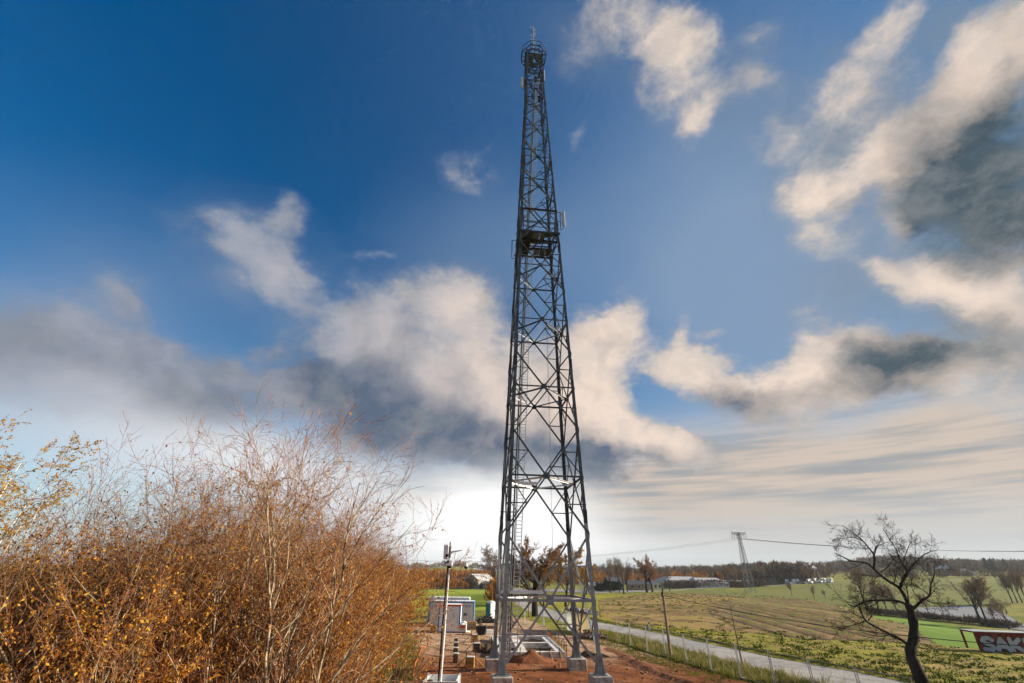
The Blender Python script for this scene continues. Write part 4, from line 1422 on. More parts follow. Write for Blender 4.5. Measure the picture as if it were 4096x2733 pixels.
# ------------------------------------------------------------------ boarded formwork boxes with stakes
fb_lab = ['ochre boarded formwork box with yellow braces closest to the camera trailer', 'formwork box with dark open front and yellow braces', 'ochre formwork box with braces nearest the containers']
for k, (px, py) in enumerate(((1880, 2676), (1906, 2613), (1896, 2573))):
    p = gp(px, py)
    o = thing('formwork_box', fb_lab[k], 'formwork', (p.x, p.y + .3, 0), R(-3 + 3 * k), 'staked formwork boxes')
    MB().box(-.24, -.24, 0, .24, .24, .66).build('concrete_core', 'fresh_concrete', o)
    for j in range(3):
        MB().box(-.28, -.275, .02 + j * .22, .28, -.245, .22 + j * .22).build('board', 'wood_dark' if k == 1 else 'wood_board', o)
        MB().box(-.275, -.245, .02 + j * .22, -.245, .245, .22 + j * .22).build('board', 'wood_board', o)
        MB().box(.245, -.245, .02 + j * .22, .275, .245, .22 + j * .22).build('board', 'wood_board', o)
    MB().box(-.27, -.24, .662, .27, .27, .69).build('cap', 'white_paint', o)
    for s in (-1, 1):
        MB().bar((s * .33, 0, 0), (s * .33, 0, 1.0), .05).build('stake', 'wood_dark', o)
        MB().bar((s * .36, 0, .62), (s * 1.1, -.1, .02), .045).build('brace', 'yellow_paint' if s > 0 else 'wood_grey', o)

# ------------------------------------------------------------------ strip foundation frame
fr = PX((1975, 2632), (2262, 2632), (2186, 2563), (1985, 2560))
x0, x1, y0, y1 = fr[0].x, fr[1].x, fr[0].y, fr[2].y
o = thing('foundation_frame', 'white concrete strip foundation grid with staked formwork', 'foundation', ((x0 + x1) / 2, y0, 0), R(4))
hw, dp = (x1 - x0) / 2, y1 - y0
for y in (.3, dp * .52, dp - .3): MB().box(-hw, y - .3, 0, hw, y + .3, .42).build('cross_beam', 'fresh_concrete', o)
for x in (-hw + .35, -.55, hw - .35):
    for a, b in ((.6, dp * .52 - .3), (dp * .52 + .3, dp - .6)): MB().box(x - .35, a + .003, 0, x + .35, b - .003, .425).build('long_beam', 'fresh_concrete', o)
for a, b in ((.6, dp * .52 - .3), (dp * .52 + .3, dp - .6)):
    for xa, xb in ((-hw + .7, -.9), (-.2, hw - .7)):
        MB().box(xa + .01, a + .01, .0, xb - .01, b - .01, .05).build('pit_floor', 'earth_dark', o)
        MB().bar((xa + .02, (a + b) / 2, .30), (xb - .02, (a + b) / 2, .30), .08).build('tie_beam', 'wood_grey', o)
for k in range(14):
    y = .2 + k * (dp - .4) / 13
    MB().bar((hw + .12, y, 0), (hw + .12, y, .95 + .1 * (k % 3)), .06).build('stake', 'wood_dark', o)
    if k < 13: MB().bar((hw + .16, y, .62 - .02 * (k % 2)), (hw + .16, y + (dp - .4) / 13, .55), .05, .09).build('rail', 'wood_board' if k % 2 else 'yellow_paint', o)
for k in range(7):
    x = -hw + .5 + k * (2 * hw - 1.0) / 6
    MB().bar((x, -.12, 0), (x, -.1, .75), .06).build('stake', 'wood_dark', o)
    MB().bar((x, -.15, .5), (x + .12, -.7, .02), .045).build('brace', 'wood_board', o)
MB().box(hw + .05, dp - 1.2, 0, hw + .11, dp - .5, .75).build('orange_board', 'orange_plastic', o)
for k in range(4): MB().bar((-hw - .1, .4 + k * 1.1, 0), (-hw - .1, .4 + k * 1.1, 1.1), .06).build('stake', 'wood_dark', o)

# ------------------------------------------------------------------ cream shelter with scalloped roof
pl, pr = gp(2270, 2521), gp(2355, 2544)
v = pr - pl
L = v.length
o = thing('cream_shelter', 'cream walled shelter with a dark scalloped film roof beside the road', 'shelter', (pl.x, pl.y, 0), math.atan2(v.y, v.x))
n = 6
for k in range(n): MB().box(k * L / n + .012, -.04, .0, (k + 1) * L / n - .012, .04, 2.02).build('wall_panel', 'cream_wall' if k > 1 else 'white_film', o)
for k in range(9):
    a = -.1 + k * (L + .7) / 9
    q = []
    m = MB()
    for j in range(9):
        w = math.pi * j / 8
        q.append((a + (L + .7) / 9 * j / 8, 2.06 + .30 * math.sin(w) + .1))
    for j in range(8): m.hexa([(q[j][0], -.25, q[j][1] - .08), (q[j + 1][0], -.25, q[j + 1][1] - .08), (q[j + 1][0], 1.15, q[j + 1][1] - .18), (q[j][0], 1.15, q[j][1] - .18), (q[j][0], -.25, q[j][1]), (q[j + 1][0], -.25, q[j + 1][1]), (q[j + 1][0], 1.15, q[j + 1][1] - .1), (q[j][0], 1.15, q[j][1] - .1)])
    m.build('roof_scallop', 'roof_film' if k % 2 else 'dark_tarp', o)
for x in (.05, L / 2, L - .05): MB().bar((x, 1.05, 0), (x, 1.05, 2.0), .07).build('post', 'steel_dark', o)
MB().bar((0, 1.05, 2.0), (L + .5, 1.05, 2.0), .06).build('roof_beam', 'steel_dark', o)
MB().bar((0, 0, 2.06), (L + .5, 0, 2.06), .06).build('roof_beam', 'rust', o)


# ------------------------------------------------------------------ site fence along the road, panels of tube and wire
def fence_panel(a, b, label, mesh=True):
    v = b - a
    L = v.length
    o = thing('mesh_fence', label, 'mesh fence', a, math.atan2(v.y, v.x), 'mesh fence panels along the road')
    H = 1.95
    for x in (.06, L - .06): MB().tube([(x, 0, 0), (x, 0, H)], .028, 7).build('post', 'post_steel', o)
    m = MB()
    for z in (.12, H - .04): m.bar((.06, 0, z), (L - .06, 0, z), .022)
    m.build('rail', 'steel', o)
    w = MB()
    for k in range(1, 9): w.bar((.06, 0, .12 + k * .2), (L - .06, 0, .12 + k * .2), .004)
    for k in range(1, int(L / .25)): w.bar((.06 + k * .25, .006, .12), (.06 + k * .25, .006, H - .04), .004)
    w.build('wire_mesh', 'steel', o)
    f = MB().box(-.35, -.11, 0, .35, .11, .13).build('foot', 'concrete', o)
    f.location = (0, 0, 0)
    return o


fpx = Z4((280, 1192), (398, 1230), (555, 1288), (720, 1332), (912, 1390), (1140, 1457), (1412, 1532))
FP = PX(*fpx)
dv = FP[-1] - FP[-2]
for k in range(1, 5): FP.append(FP[6] + dv * k)
for i, (a, b) in enumerate(zip(FP[:-1], FP[1:])):
    fence_panel(Vector((a.x, a.y, 0)), Vector((b.x, b.y, 0)), 'wire mesh site fence panel between yard and road, one of the row')
a = FP[0]
for i, (px, py) in enumerate(((2099, 2500), (2171, 2508), (2251, 2514))):
    p = gp(px, py)
    o = thing('fence_post', ['single pale fence post with concrete foot by the big tree', 'double pale fence post on the earth behind the foundation frame', 'pale fence post standing at the end of the cream shelter'][i], 'fence post', p)
    MB().tube([(0, 0, 0), (0, 0, 2.1)], .04, 8).build('tube', 'steel_light', o)
    if i == 1: MB().tube([(.16, 0, 0), (.13, 0, 2.1)], .035, 8).build('tube', 'steel_light', o)
    MB().box(-.38, -.12, 0, .38, .12, .14).build('foot', 'concrete', o, bevel=.02)

# ------------------------------------------------------------------ poles
b = gp(2684, 2632)
H = over(b, 2648, 2333)
o = thing('telegraph_pole', 'leaning free grey wooden telegraph pole with thin dark top beside the fence', 'telegraph pole', b)
o['label'] = 'brown wooden telegraph pole with thin dark top section beside the fence'
MB().tube([(0, 0, 0), (0, 0, H * .86)], [.13, .10], 10).build('shaft', 'wood_grey', o)
MB().tube([(0, 0, H * .86), (0, 0, H)], [.06, .05], 8).build('top_section', 'wood_dark', o)
MB().tube([(-.1, 0, H * .80), (-.1, 0, H * .87)], .06, 8).build('insulator', 'black_rubber', o)
W0 = Vector((b.x, b.y, b.z + H * .83))
W1 = Vector((44, 18, W0.z))
pts = [W0.lerp(W1, t / 24) - Vector((0, 0, 4 * 1.75 * (t / 24) * (1 - t / 24))) for t in range(25)]
tag(MB().tube(pts, .022, 5).build('telephone_wire', 'black_rubber'), 'sagging black telephone wire running from the wooden pole', 'wire')
for px, py, tx, ty, lab, r_, mt in ((2114, 2469, 2112, 2311, 'thin orange brown wooden pole before the big autumn tree', .07, 'rust'), (1967, 2440, 1967, 2329, 'orange brown wooden pole standing behind the portable toilet', .09, 'rust')):
    b = gp(px, py)
    H = over(b, tx, ty)
    o = thing('wooden_pole', lab, 'pole', b)
    MB().tube([(0, 0, 0), (0, 0, H)], [r_, r_ * .8], 8).build('shaft', mt, o)
    MB().tube([(0, 0, H - .02), (0, 0, H + .08)], [r_ * 1.1, r_ * .5], 8).build('cap', 'steel_dark', o)


def delineator(b, label, h=1.0):
    o = thing('delineator_post', label, 'road marker', b, group='white delineator posts')
    MB().hexa([(-.07, -.05, 0), (.07, -.05, 0), (.07, .05, 0), (-.07, .05, 0), (-.055, -.045, h), (.055, -.045, h), (.055, .045, h - .08), (-.055, .045, h - .08)]).build('post', 'white_paint', o)
    MB().box(-.072, -.056, h * .68, .072, .056, h * .84).build('black_band', 'black_rubber', o)


delineator(gp(2599, 2526), 'white roadside delineator post with black band across the road from the fence', 1.15)
for px, py in ((2531, 2371), (2662, 2362), (2802, 2350), (2913, 2346), (2576, 2370)):
    delineator(gp(px, py), 'small white delineator post along the far country lane', 1.3)

# ------------------------------------------------------------------ earth bank and rut at the edge of the yard
pp = PX(*Z4((150, 1235), (300, 1300), (420, 1375), (520, 1425), (650, 1490), (780, 1540), (880, 1568))) + [gp(2790, 2760)]
m = MB()
rg = random.Random(21)
dense = []
for a, b in zip(pp[:-1], pp[1:]):
    for t in range(6): dense.append(a.lerp(b, t / 6))
rows = []
for i, p in enumerate(dense):
    d = (dense[min(i + 1, len(dense) - 1)] - dense[max(i - 1, 0)]).normalized()
    s = Vector((d.y, -d.x, 0))
    hh = (.05 + .20 * min(1, i / 14)) * rg.uniform(.7, 1.25)
    rows.append([p + s * x + Vector((rg.uniform(-.08, .08), rg.uniform(-.08, .08), z)) for x, z in ((-.7, -.02), (-.35, hh * .6), (-.1, hh), (.15, hh * .9), (.6, hh * .35), (1.2, -.02))])
for a, b in zip(rows[:-1], rows[1:]):
    for k in range(5): m.face([a[k], b[k], b[k + 1], a[k + 1]])
tag(m.build('earth_bank', 'earth_heap'), 'dark churned earth bank along the edge of the yard', 'earth bank')
# orange rope along the bushes
rp = PX((1652, 2712), (1660, 2672), (1672, 2635), (1690, 2602), (1702, 2590))
tag(MB().tube([p + Vector((0, 0, .05 + .25 * (k % 2))) for k, p in enumerate(rp)], .035, 6).build('orange_hose', 'orange_plastic'), 'orange hose lying along the foot of the bushes', 'hose')
p = gp(1708, 2600)
o = thing('marker_stake', 'orange painted wooden marker stake at the foot of the bushes', 'stake', p)
MB().bar((0, 0, 0), (.05, 0, .85), .06).build('stake', 'wood_board', o)
MB().bar((-.06, .02, .5), (.16, .02, .45), .05).build('cross_piece', 'orange_plastic', o)

# ------------------------------------------------------------------ painted shelter at the field edge
pl, pr = gp(3925, 2611), gp(4180, 2622)
v = pr - pl
L, H = v.length, over(pl, 3905, 2528)
o = thing('graffiti_shelter', 'dark red field shelter covered with big white graffiti letters', 'shelter', (pl.x, pl.y, 0), math.atan2(v.y, v.x))
for k in range(5): MB().box(k * L / 5, 0, .05, (k + 1) * L / 5 - .01, .09, H).build('wall_panel', 'brick_red', o)
MB().box(-.05, -.06, H, L + .05, 1.9, H + .05).build('roof', 'roof_grey', o)
MB().bar((-.02, 1.85, H - .02), (-.02, .05, H - .02), .12).build('side_beam', 'brick_red', o)
for x in (0.02, L): MB().bar((x, 1.82, 0), (x, 1.82, H), .14).build('post', 'brick_red', o)


def letter(ch, x, w, h_, z0):
    """fat bubble letter of the throw-up: pale strokes over a wider black outline"""
    strokes = {'S': [[(.92, .80), (.66, .95), (.30, .90), (.14, .72), (.36, .54), (.70, .46), (.88, .26), (.62, .08), (.12, .12)]],
               'A': [[(.08, .08), (.30, .60), (.50, .92)], [(.50, .92), (.72, .58), (.94, .08)], [(.26, .36), (.76, .36)]],
               'K': [[(.14, .06), (.14, .94)], [(.84, .92), (.26, .50)], [(.30, .52), (.92, .06)]],
               'E': [[(.86, .90), (.18, .90), (.18, .50), (.18, .10), (.88, .10)], [(.18, .50), (.72, .52)]]}[ch]
    y = [0.0]

    def band(name, mat, rad, y0):
        m = MB()
        for st in strokes:
            P = [Vector((x + a * w, 0, z0 + b * h_)) for a, b in st]
            for a, b in zip(P[:-1], P[1:]):
                d = (b - a).normalized()
                n_ = Vector((-d.z, 0, d.x)) * rad
                y[0] += .0006
                pts = []
                for k in range(7):
                    t = math.pi * k / 6
                    pts.append(b + n_ * -math.cos(t) * -1 + d * rad * math.sin(t))
                for k in range(7):
                    t = math.pi * k / 6
                    pts.append(a - n_ * math.cos(t) - d * rad * math.sin(t))
                m.face([(q.x, y0 - y[0], q.z) for q in pts])
        m.build(name, mat, o)
    band('letter_outline', 'black_rubber', h_ * .22, -.004)
    band('letter_fill', 'roof_grey', h_ * .155, -.012)


pmat('lilac', (.34, .32, .40), (.42, .40, .48), 4.0, .8)
lw = L / 4.25
for ch, k in zip('SAKE', range(4)): letter(ch, .30 + k * lw * .96, lw * .9, H * .66, .16)

# ------------------------------------------------------------------ stones and clods lying about the yard
rgs = np.random.default_rng(33)
X, Y = scatter([(-6, 24), (-6.2, 40), (-8, 52), (-9, 62), (6, 60), (16, 42), (20, 32), (18, 22)], 2200, rgs)
n = len(X)
sz = rgs.gamma(1.6, .02, n) + .012
oct_ = np.array([[1, 0, 0], [0, 1, 0], [-1, 0, 0], [0, -1, 0], [0, 0, .7], [0, 0, -.5]])
V = np.stack([X, Y, np.full(n, .06)], 1)[:, None, :] + oct_[None] * sz[:, None, None] * rgs.uniform(.6, 1.4, (n, 6, 3))
F = np.array([[0, 1, 4], [1, 2, 4], [2, 3, 4], [3, 0, 4], [1, 0, 5], [2, 1, 5], [3, 2, 5], [0, 3, 5]])
tag(link('stones', npmesh('stones', V.reshape(-1, 3), np.zeros((0, 4), int), 'stone', tris=(np.arange(n)[:, None, None] * 6 + F[None]).reshape(-1, 3))), 'small stones and clods strewn over the bare earth yard', 'stones', kind='stuff')
# ------------------------------------------------------------------ thicket of autumn shrubs on the left
def shrub(name, label, seed, nst, H, spread, leaf, nleaf, lsize, twig='twig_red', bark='bark_shrub', n1=12, n2=7, n3=4, group='autumn shrubs of the thicket'):
    rg = np.random.default_rng(seed)
    a = rg.uniform(0, 2 * np.pi, nst)
    q = rg.uniform(.05, .55, nst)
    p = np.stack([np.cos(a) * q, np.sin(a) * q, np.full(nst, -.1)], 1)
    tilt = np.abs(rg.normal(0, spread, nst))
    d = np.stack([np.cos(a) * np.sin(tilt), np.sin(a) * np.sin(tilt), np.cos(tilt)], 1)
    L = H * rg.uniform(.72, 1.03, nst)
    r = rg.uniform(.035, .10, nst)
    lv = [dict(k=11, wig=.12, up=.05, tip=.12, sides=6, n=n1, t0=.10, ang=(36, 11), lr=(.40, .72), rr=.62, shrink=.55),
          dict(k=7, wig=.12, up=.06, tip=.22, sides=4, n=n2, t0=.15, ang=(38, 13), lr=(.34, .62), rr=.58, shrink=.4),
          dict(k=4, wig=.14, up=.04, tip=.35, sides=3, n=n3, t0=.2, ang=(40, 15), lr=(.34, .66), rr=.62, shrink=.3),
          dict(k=2, wig=.14, up=.02, tip=.5, sides=3)]
    root = make_tree(name, label, 'shrub', (p, d, L, r), lv, seed, 2, bark, twig, leaf, nleaf, lsize, group, leaf_lv=(-1, -2), droop=.35, thin_top=.93, rmin=.0038)
    return root


LAB = {'o': 'tall many stemmed shrub with sparse orange leaves and reddish twigs in the thicket',
       'b': 'dense shrub with curled brown leaves in the shaded end of the thicket',
       'r': 'tall nearly bare shrub with reddish twigs rising above the thicket'}
proto = {'o1': shrub('autumn_shrub', LAB['o'], 31, 9, 8.4, .34, 'leaf_orange', 26000, .08),
         'o2': shrub('autumn_shrub', LAB['o'], 32, 10, 7.8, .40, 'leaf_orange', 27000, .08),
         'r1': shrub('autumn_shrub', LAB['r'], 33, 8, 9.4, .24, 'leaf_orange', 7000, .07, n1=14),
         'b1': shrub('autumn_shrub', LAB['b'], 34, 10, 6.8, .42, 'leaf_brown', 15000, .085)}
spots = []
rg7 = random.Random(77)
# first row beside the yard, then rows behind it
for y, x, k, s in ((11.0, -7.6, 'o1', .92), (16.8, -6.3, 'o1', 1.0), (21.5, -7.4, 'o2', 1.08), (25.4, -8.2, 'o1', 1.04), (29.0, -9.0, 'o2', 1.05), (14.8, -7.4, 'r1', 1.04), (12.2, -9.0, 'o1', .98), (13.2, -5.7, 'r1', 1.0), (13.6, -9.6, 'o2', 1.02), (16.3, -8.0, 'o1', 1.05), (16.8, -11.5, 'r1', .97), (19.2, -7.4, 'o2', .95), (20.2, -9.8, 'o1', 1.1),
                   (23.0, -8.6, 'o1', .94), (23.8, -11.6, 'o2', 1.12), (26.6, -9.2, 'o2', .97), (27.4, -12.0, 'r1', .95), (30.4, -9.8, 'o1', .96), (31.4, -12.6, 'o2', 1.05), (34.2, -10.2, 'o2', .93), (35.0, -13.0, 'o1', 1.0),
                   (38.3, -10.8, 'o1', .96), (39.6, -13.6, 'r1', .88), (42.4, -11.8, 'o2', .98), (46.5, -11.8, 'o1', 1.0), (50.8, -12.6, 'o2', .95), (55.4, -13.6, 'o1', .98), (60.0, -14.6, 'o2', .96), (45, -16, 'r1', .9), (52, -17, 'o1', 1.0),
                   (9.0, -11.0, 'b1', .98), (11.6, -13.6, 'b1', 1.05), (8.2, -14.8, 'b1', .95), (12.6, -17.6, 'b1', 1.0), (15.8, -15.2, 'b1', 1.1), (9.4, -8.6, 'b1', .78), (16.0, -19.6, 'o2', .95), (20.0, -14.5, 'o1', 1.0), (20.5, -18.6, 'b1', 1.08), (24.5, -16.0, 'o2', 1.05), (25.5, -21.0, 'o1', .95), (30, -17.0, 'o1', 1.05), (36, -17.5, 'o2', 1.0), (11.0, -20.5, 'b1', .9), (14.8, -12.6, 'o2', .86),
                   (64.5, -15.6, 'o1', .95), (69.5, -16.8, 'o2', .9)):
    f = .95 if k == 'r1' and y < 16 else (.90 if x < -9 and y < 21 else (.84 if y > 15 and x > -9 else .92))
    spots.append((x, y, k, s * f))
used = set()
for x, y, k, s in spots:
    loc = (x + rg7.uniform(-.3, .3), y + rg7.uniform(-.3, .3), 0)
    rz = rg7.uniform(0, 6.28)
    if k not in used:
        used.add(k)
        o = proto[k]
        o.location, o.rotation_euler, o.scale = loc, (0, 0, rz), (s, s, s)
    else: copy_tree(proto[k], None, loc, rz, s)

# birches at the far left, pendulous twigs, some yellow leaves
rg = np.random.default_rng(5)


def birch(seed, H, label, leaf, nleaf, group='birches behind the thicket'):
    n = 3
    rg = np.random.default_rng(seed)
    a = rg.uniform(0, 6.28, n)
    t_ = rg.uniform(.05, .16, n)
    p = np.stack([np.cos(a) * .25, np.sin(a) * .25, np.full(n, -.1)], 1)
    d = np.stack([np.cos(a) * np.sin(t_) + .08, np.sin(a) * np.sin(t_), np.cos(t_)], 1)
    lv = [dict(k=12, wig=.03, up=.02, tip=.15, sides=7, n=20, t0=.25, ang=(36, 8), lr=(.20, .36), rr=.4, shrink=.5),
          dict(k=7, wig=.07, up=.04, tip=.25, sides=4, n=9, t0=.2, ang=(34, 12), lr=(.3, .55), rr=.5, shrink=.4),
          dict(k=5, wig=.08, up=-.06, tip=.4, sides=3, n=4, t0=.2, ang=(26, 10), lr=(.4, .7), rr=.7, shrink=.3),
          dict(k=3, wig=.08, up=-.09, tip=.6, sides=3)]
    return make_tree('birch_tree', label, 'birch', (p, d, H * rg.uniform(.85, 1.0, n), rg.uniform(.07, .1, n)), lv, seed, 1, 'bark_birch', 'twig_grey', leaf, nleaf, .095, group, leaf_lv=(-1, -2))


o = birch(3, 12.2, 'white stemmed birch with hanging twigs and yellow leaves rising behind the brown shrubs', 'leaf_yellow', 8000)
o.location = (-23.6, 20.4, 0)
copy_tree(o, None, (-19.6, 18.6, 0), 2.2, .72)
copy_tree(o, None, (-28.5, 25.5, 0), 4.0, .95)
copy_tree(o, None, (-18.5, 29.0, 0), 1.1, .88)
copy_tree(o, None, (-12.5, 24.8, 0), 5.1, .86)

# ------------------------------------------------------------------ dark bare fruit tree by the road
TB = gp(3688, 2733)
BY = 35.4
base = at_y(3706, 2748, BY)
BASE = Vector((base.x, base.y, 0))


def fpts(pts, jit, seed):
    """limb traced in the tree's own plane, then swung towards and away from the viewer"""
    rg = random.Random(seed)
    out = []
    dy, sl_ = 0.0, rg.uniform(-jit, jit)
    for i, (x, y) in enumerate(Z5(*pts)):
        out.append(at_y(x, y, BASE.y + dy))
        dy += sl_ * rg.uniform(.6, 1.3)
    return out


limbs = [([(1120, 1568), (1030, 1390), (1000, 1285), (1030, 1150), (1020, 1000), (985, 870)], .0, .40, .25),
         ([(1015, 1235), (985, 1230), (900, 1170), (740, 1090), (600, 1010), (555, 920), (540, 880)], .25, .15, .05),
         ([(1000, 870), (960, 860), (870, 830), (720, 825), (600, 835), (500, 880), (440, 860)], -.3, .15, .045),
         ([(990, 880), (975, 850), (930, 760), (880, 700), (780, 640), (665, 540), (600, 490), (480, 475), (400, 440), (320, 400)], .22, .20, .03),
         ([(668, 545), (675, 430), (620, 350), (560, 280), (470, 210), (380, 150)], -.25, .11, .02),
         ([(672, 430), (700, 345), (735, 325), (800, 300)], .3, .06, .02),
         ([(905, 715), (930, 650), (970, 580), (930, 500), (900, 450), (870, 370), (800, 260), (750, 180)], -.22, .14, .02),
         ([(968, 582), (1010, 520), (1060, 470), (1130, 410), (1250, 370)], .3, .10, .018),
         ([(930, 500), (960, 400), (1000, 300)], .35, .06, .018),
         ([(1010, 900), (1030, 895), (1100, 830), (1170, 780), (1180, 690), (1210, 600), (1210, 500)], .3, .15, .03),
         ([(1170, 790), (1120, 740), (1000, 680), (930, 700)], -.35, .06, .018),
         ([(1140, 820), (1200, 850), (1290, 850)], .3, .06, .018),
         ([(560, 290), (480, 260), (350, 280)], .2, .05, .015), ([(740, 570), (800, 520), (860, 440)], -.3, .07, .02), ([(620, 1010), (650, 960), (630, 930)], .3, .05, .02), ([(590, 1015), (480, 1050), (370, 1070)], -.3, .05, .015),
         ([(870, 830), (760, 790), (640, 760), (470, 740)], .35, .06, .018), ([(985, 860), (960, 700), (900, 600), (880, 560)], -.4, .06, .02)]
fruit = thing('fruit_tree', 'dark old bare fruit tree with crooked limbs beside the road', 'tree', BASE)
seg, R0, LL = [], [], []
tb = MB()
for i, (pts, jit, ra, rb) in enumerate(limbs):
    P = fpts(pts, jit, 100 + i)
    P = [p - BASE for p in P]
    if i == 0: P[0].z = -.2
    # smooth the polyline
    Q = []
    n = len(P)
    for k in range(n - 1):
        p0, p1, p2, p3 = P[max(k - 1, 0)], P[k], P[k + 1], P[min(k + 2, n - 1)]
        for t in range(4):
            u = t / 4
            Q.append(.5 * ((2 * p1) + (p2 - p0) * u + (2 * p0 - 5 * p1 + 4 * p2 - p3) * u * u + (3 * p1 - p0 - 3 * p2 + p3) * u ** 3))
    Q.append(P[-1])
    rr = [(ra + (rb - ra) * (k / (len(Q) - 1)) ** .8) * (.92 if i == 0 else .76) for k in range(len(Q))]
    if i == 0: rr = [q * (1 + .10 * math.sin(k * 1.7)) * (1.15 if k < 4 else 1) for k, q in enumerate(rr)]
    Lm = MB().tube(Q, rr, 12 if i == 0 else 7)
    Lm.build('trunk' if i == 0 else 'limb', 'bark_dark', fruit, smooth=True)
    if i:
        X = np.array(Q)
        t_ = np.linspace(0, 1, len(X))
        tt = np.linspace(0, 1, 9)
        seg.append(np.stack([np.interp(tt, t_, X[:, c]) for c in range(3)], 1))
        R0.append(np.interp(tt, t_, rr))
        LL.append(sum((Q[k + 1] - Q[k]).length for k in range(len(Q) - 1)))
seg, R0, LL = np.array(seg), np.array(R0), np.array(LL)
rg = np.random.default_rng(8)
p, d, L, r = spawn(seg, R0, np.clip(LL, 2.4, 3.6), 9, .22, (50, 14), (.30, .62), .42, rg, .3)
lv = grow((p, d, L, r), [dict(k=5, wig=.16, up=.05, tip=.3, sides=4, n=8, t0=.15, ang=(46, 14), lr=(.34, .66), rr=.6, shrink=.3),
                         dict(k=4, wig=.16, up=.03, tip=.4, sides=3, n=4, t0=.2, ang=(46, 16), lr=(.3, .6), rr=.7, shrink=.2), dict(k=2, wig=.15, up=0, tip=.6, sides=3)], rg)
link('twigs', npmesh('twigs', *join([rings(a, np.maximum(b, .0065), c) for a, b, c in lv]), 'bark_dark'), fruit)
P = pick(lv[2][0], 420, rg)
link('foliage', npmesh('foliage', *leaves_at(P, .10, rg, .6), 'leaf_brown'), fruit)
P = pick(lv[2][0], 900, rg)
P = P[(P[:, 2] < 4.2) & (P[:, 0] < -.8)]
link('foliage', npmesh('foliage', *leaves_at(P, .11, rg, .6), 'leaf_orange'), fruit)

# ------------------------------------------------------------------ young bare tree between fence and road
b = gp(2971, 2664)
H = over(b, 2929, 2372)
lv = [dict(k=10, wig=.03, up=.02, tip=.15, sides=7, n=14, t0=.45, ang=(38, 10), lr=(.10, .22), rr=.35), dict(k=4, wig=.1, up=.05, tip=.3, sides=4, n=4, t0=.3, ang=(40, 10), lr=(.3, .6), rr=.6), dict(k=2, wig=.1, up=0, tip=.5, sides=3)]
o = make_tree('young_tree', 'slender young bare tree with pale blotched stem between fence and road', 'tree', (np.array([[0, 0, -.05]]), np.array([[-.02, 0, 1.0]]), np.array([H]), np.array([.075])), lv, 12, 1, 'bark_brown', 'twig_grey')
o.location = b


# ------------------------------------------------------------------ trees of the middle distance
def broadleaf(name, label, seed, H, r, leaf, nleaf, lsize, fork=.3, wide=50, twig='twig_grey', bark='bark_dark', group=None, nl=9):
    lv = [dict(k=7, wig=.05, up=.03, tip=.45, sides=8, n=nl, t0=fork, ang=(wide, 12), lr=(.75, 1.15), rr=.55, shrink=.25),
          dict(k=8, wig=.10, up=.10, tip=.22, sides=5, n=9, t0=.2, ang=(42, 12), lr=(.32, .58), rr=.55, shrink=.45),
          dict(k=5, wig=.12, up=.06, tip=.3, sides=3, n=7, t0=.2, ang=(40, 14), lr=(.34, .6), rr=.6, shrink=.3),
          dict(k=3, wig=.12, up=.03, tip=.4, sides=3, n=3, t0=.2, ang=(36, 14), lr=(.4, .7), rr=.8, shrink=.2),
          dict(k=2, wig=.1, up=0, tip=.6, sides=3)]
    return make_tree(name, label, 'tree', (np.array([[0, 0, -.1]]), np.array([[.02, 0, 1.0]]), np.array([H * .58]), np.array([r])), lv, seed, 2, bark, twig, leaf, nleaf, lsize, group, leaf_lv=(-1, -2), rmin=.017)


def put(o, px, py, top=None, rz=0.0, copy=True, label=None, group=None, H0=10.0, sx=1.0):
    b = gp(px, py)
    s = over(b, px, top) / H0 if top else 1.0
    if copy: return copy_tree(o, None, b, rz, (s * sx, s * sx, s), label, group)
    o.location, o.rotation_euler, o.scale = b, (0, 0, rz), (s * sx, s * sx, s)
    if label: o['label'] = label
    return o


def real_h(o): return float(np.percentile([v.co.z for v in o.children[1].data.vertices], 96))


oak = broadleaf('broadleaf_tree', 'big spreading autumn tree with thick dark trunk seen through the tower legs', 41, 10, .42, 'leaf_rust', 13000, .15, .42, 48)
hk = real_h(oak)
put(oak, 2140, 2466, 2180, .4, False, H0=hk, sx=1.15)
gold = broadleaf('broadleaf_tree', 'golden leaved autumn tree standing behind the big spreading tree', 42, 10, .24, 'leaf_yellow', 9000, .19, .35, 44)
hg = real_h(gold)
put(gold, 2262, 2428, 2205, 1.0, False, H0=hg, sx=.95)
put(gold, 2175, 2425, 2260, 2.6, True, 'smaller golden tree half hidden behind the big dark trunk', None, hg, .8)
bare = broadleaf('broadleaf_tree', 'bare grey tree with open crown by the country lane', 43, 10, .26, 'leaf_rust', 1500, .14, .45, 42, group=None)
hb = real_h(bare)
put(bare, 2443, 2372, 2240, .5, False, 'bare tree with short trunk and leaning side limb by the country lane', H0=hb, sx=.8)
put(bare, 2496, 2378, 2236, 2.0, True, 'pale trunked bare tree leaning over the country lane', None, hb, .85)
put(oak, 2588, 2371, 2234, 3.0, True, 'round orange tinged tree with twin trunks at the lane bend', None, hk, .9)
put(oak, 2610, 2370, 2262, 5.0, True, 'smaller orange leaved tree beside the round twin trunked tree', None, hk, .9)
put(bare, 2478, 2371, 2262, 4.1, True, 'slim dark bare tree close behind the pale trunked one', None, hb, .7)
put(bare, 2510, 2369, 2262, 5.4, True, 'slim bare tree to the side of the pale trunked tree', None, hb, .8)
put(bare, 2680, 2366, 2268, .9, True, 'thin bare tree standing alone past the lane bend', None, hb, .6)
put(bare, 2928, 2349, 2263, 1.7, True, 'dense dark bare tree beside the greenhouses', None, hb, 1.3)
put(bare, 2943, 2347, 2275, 3.3, True, 'lower dark tree leaning beside the dense bare tree', None, hb, 1.1)
put(bare, 3056, 2346, 2268, 4.4, True, 'bare grey tree just beyond the power pylon', None, hb, .9)
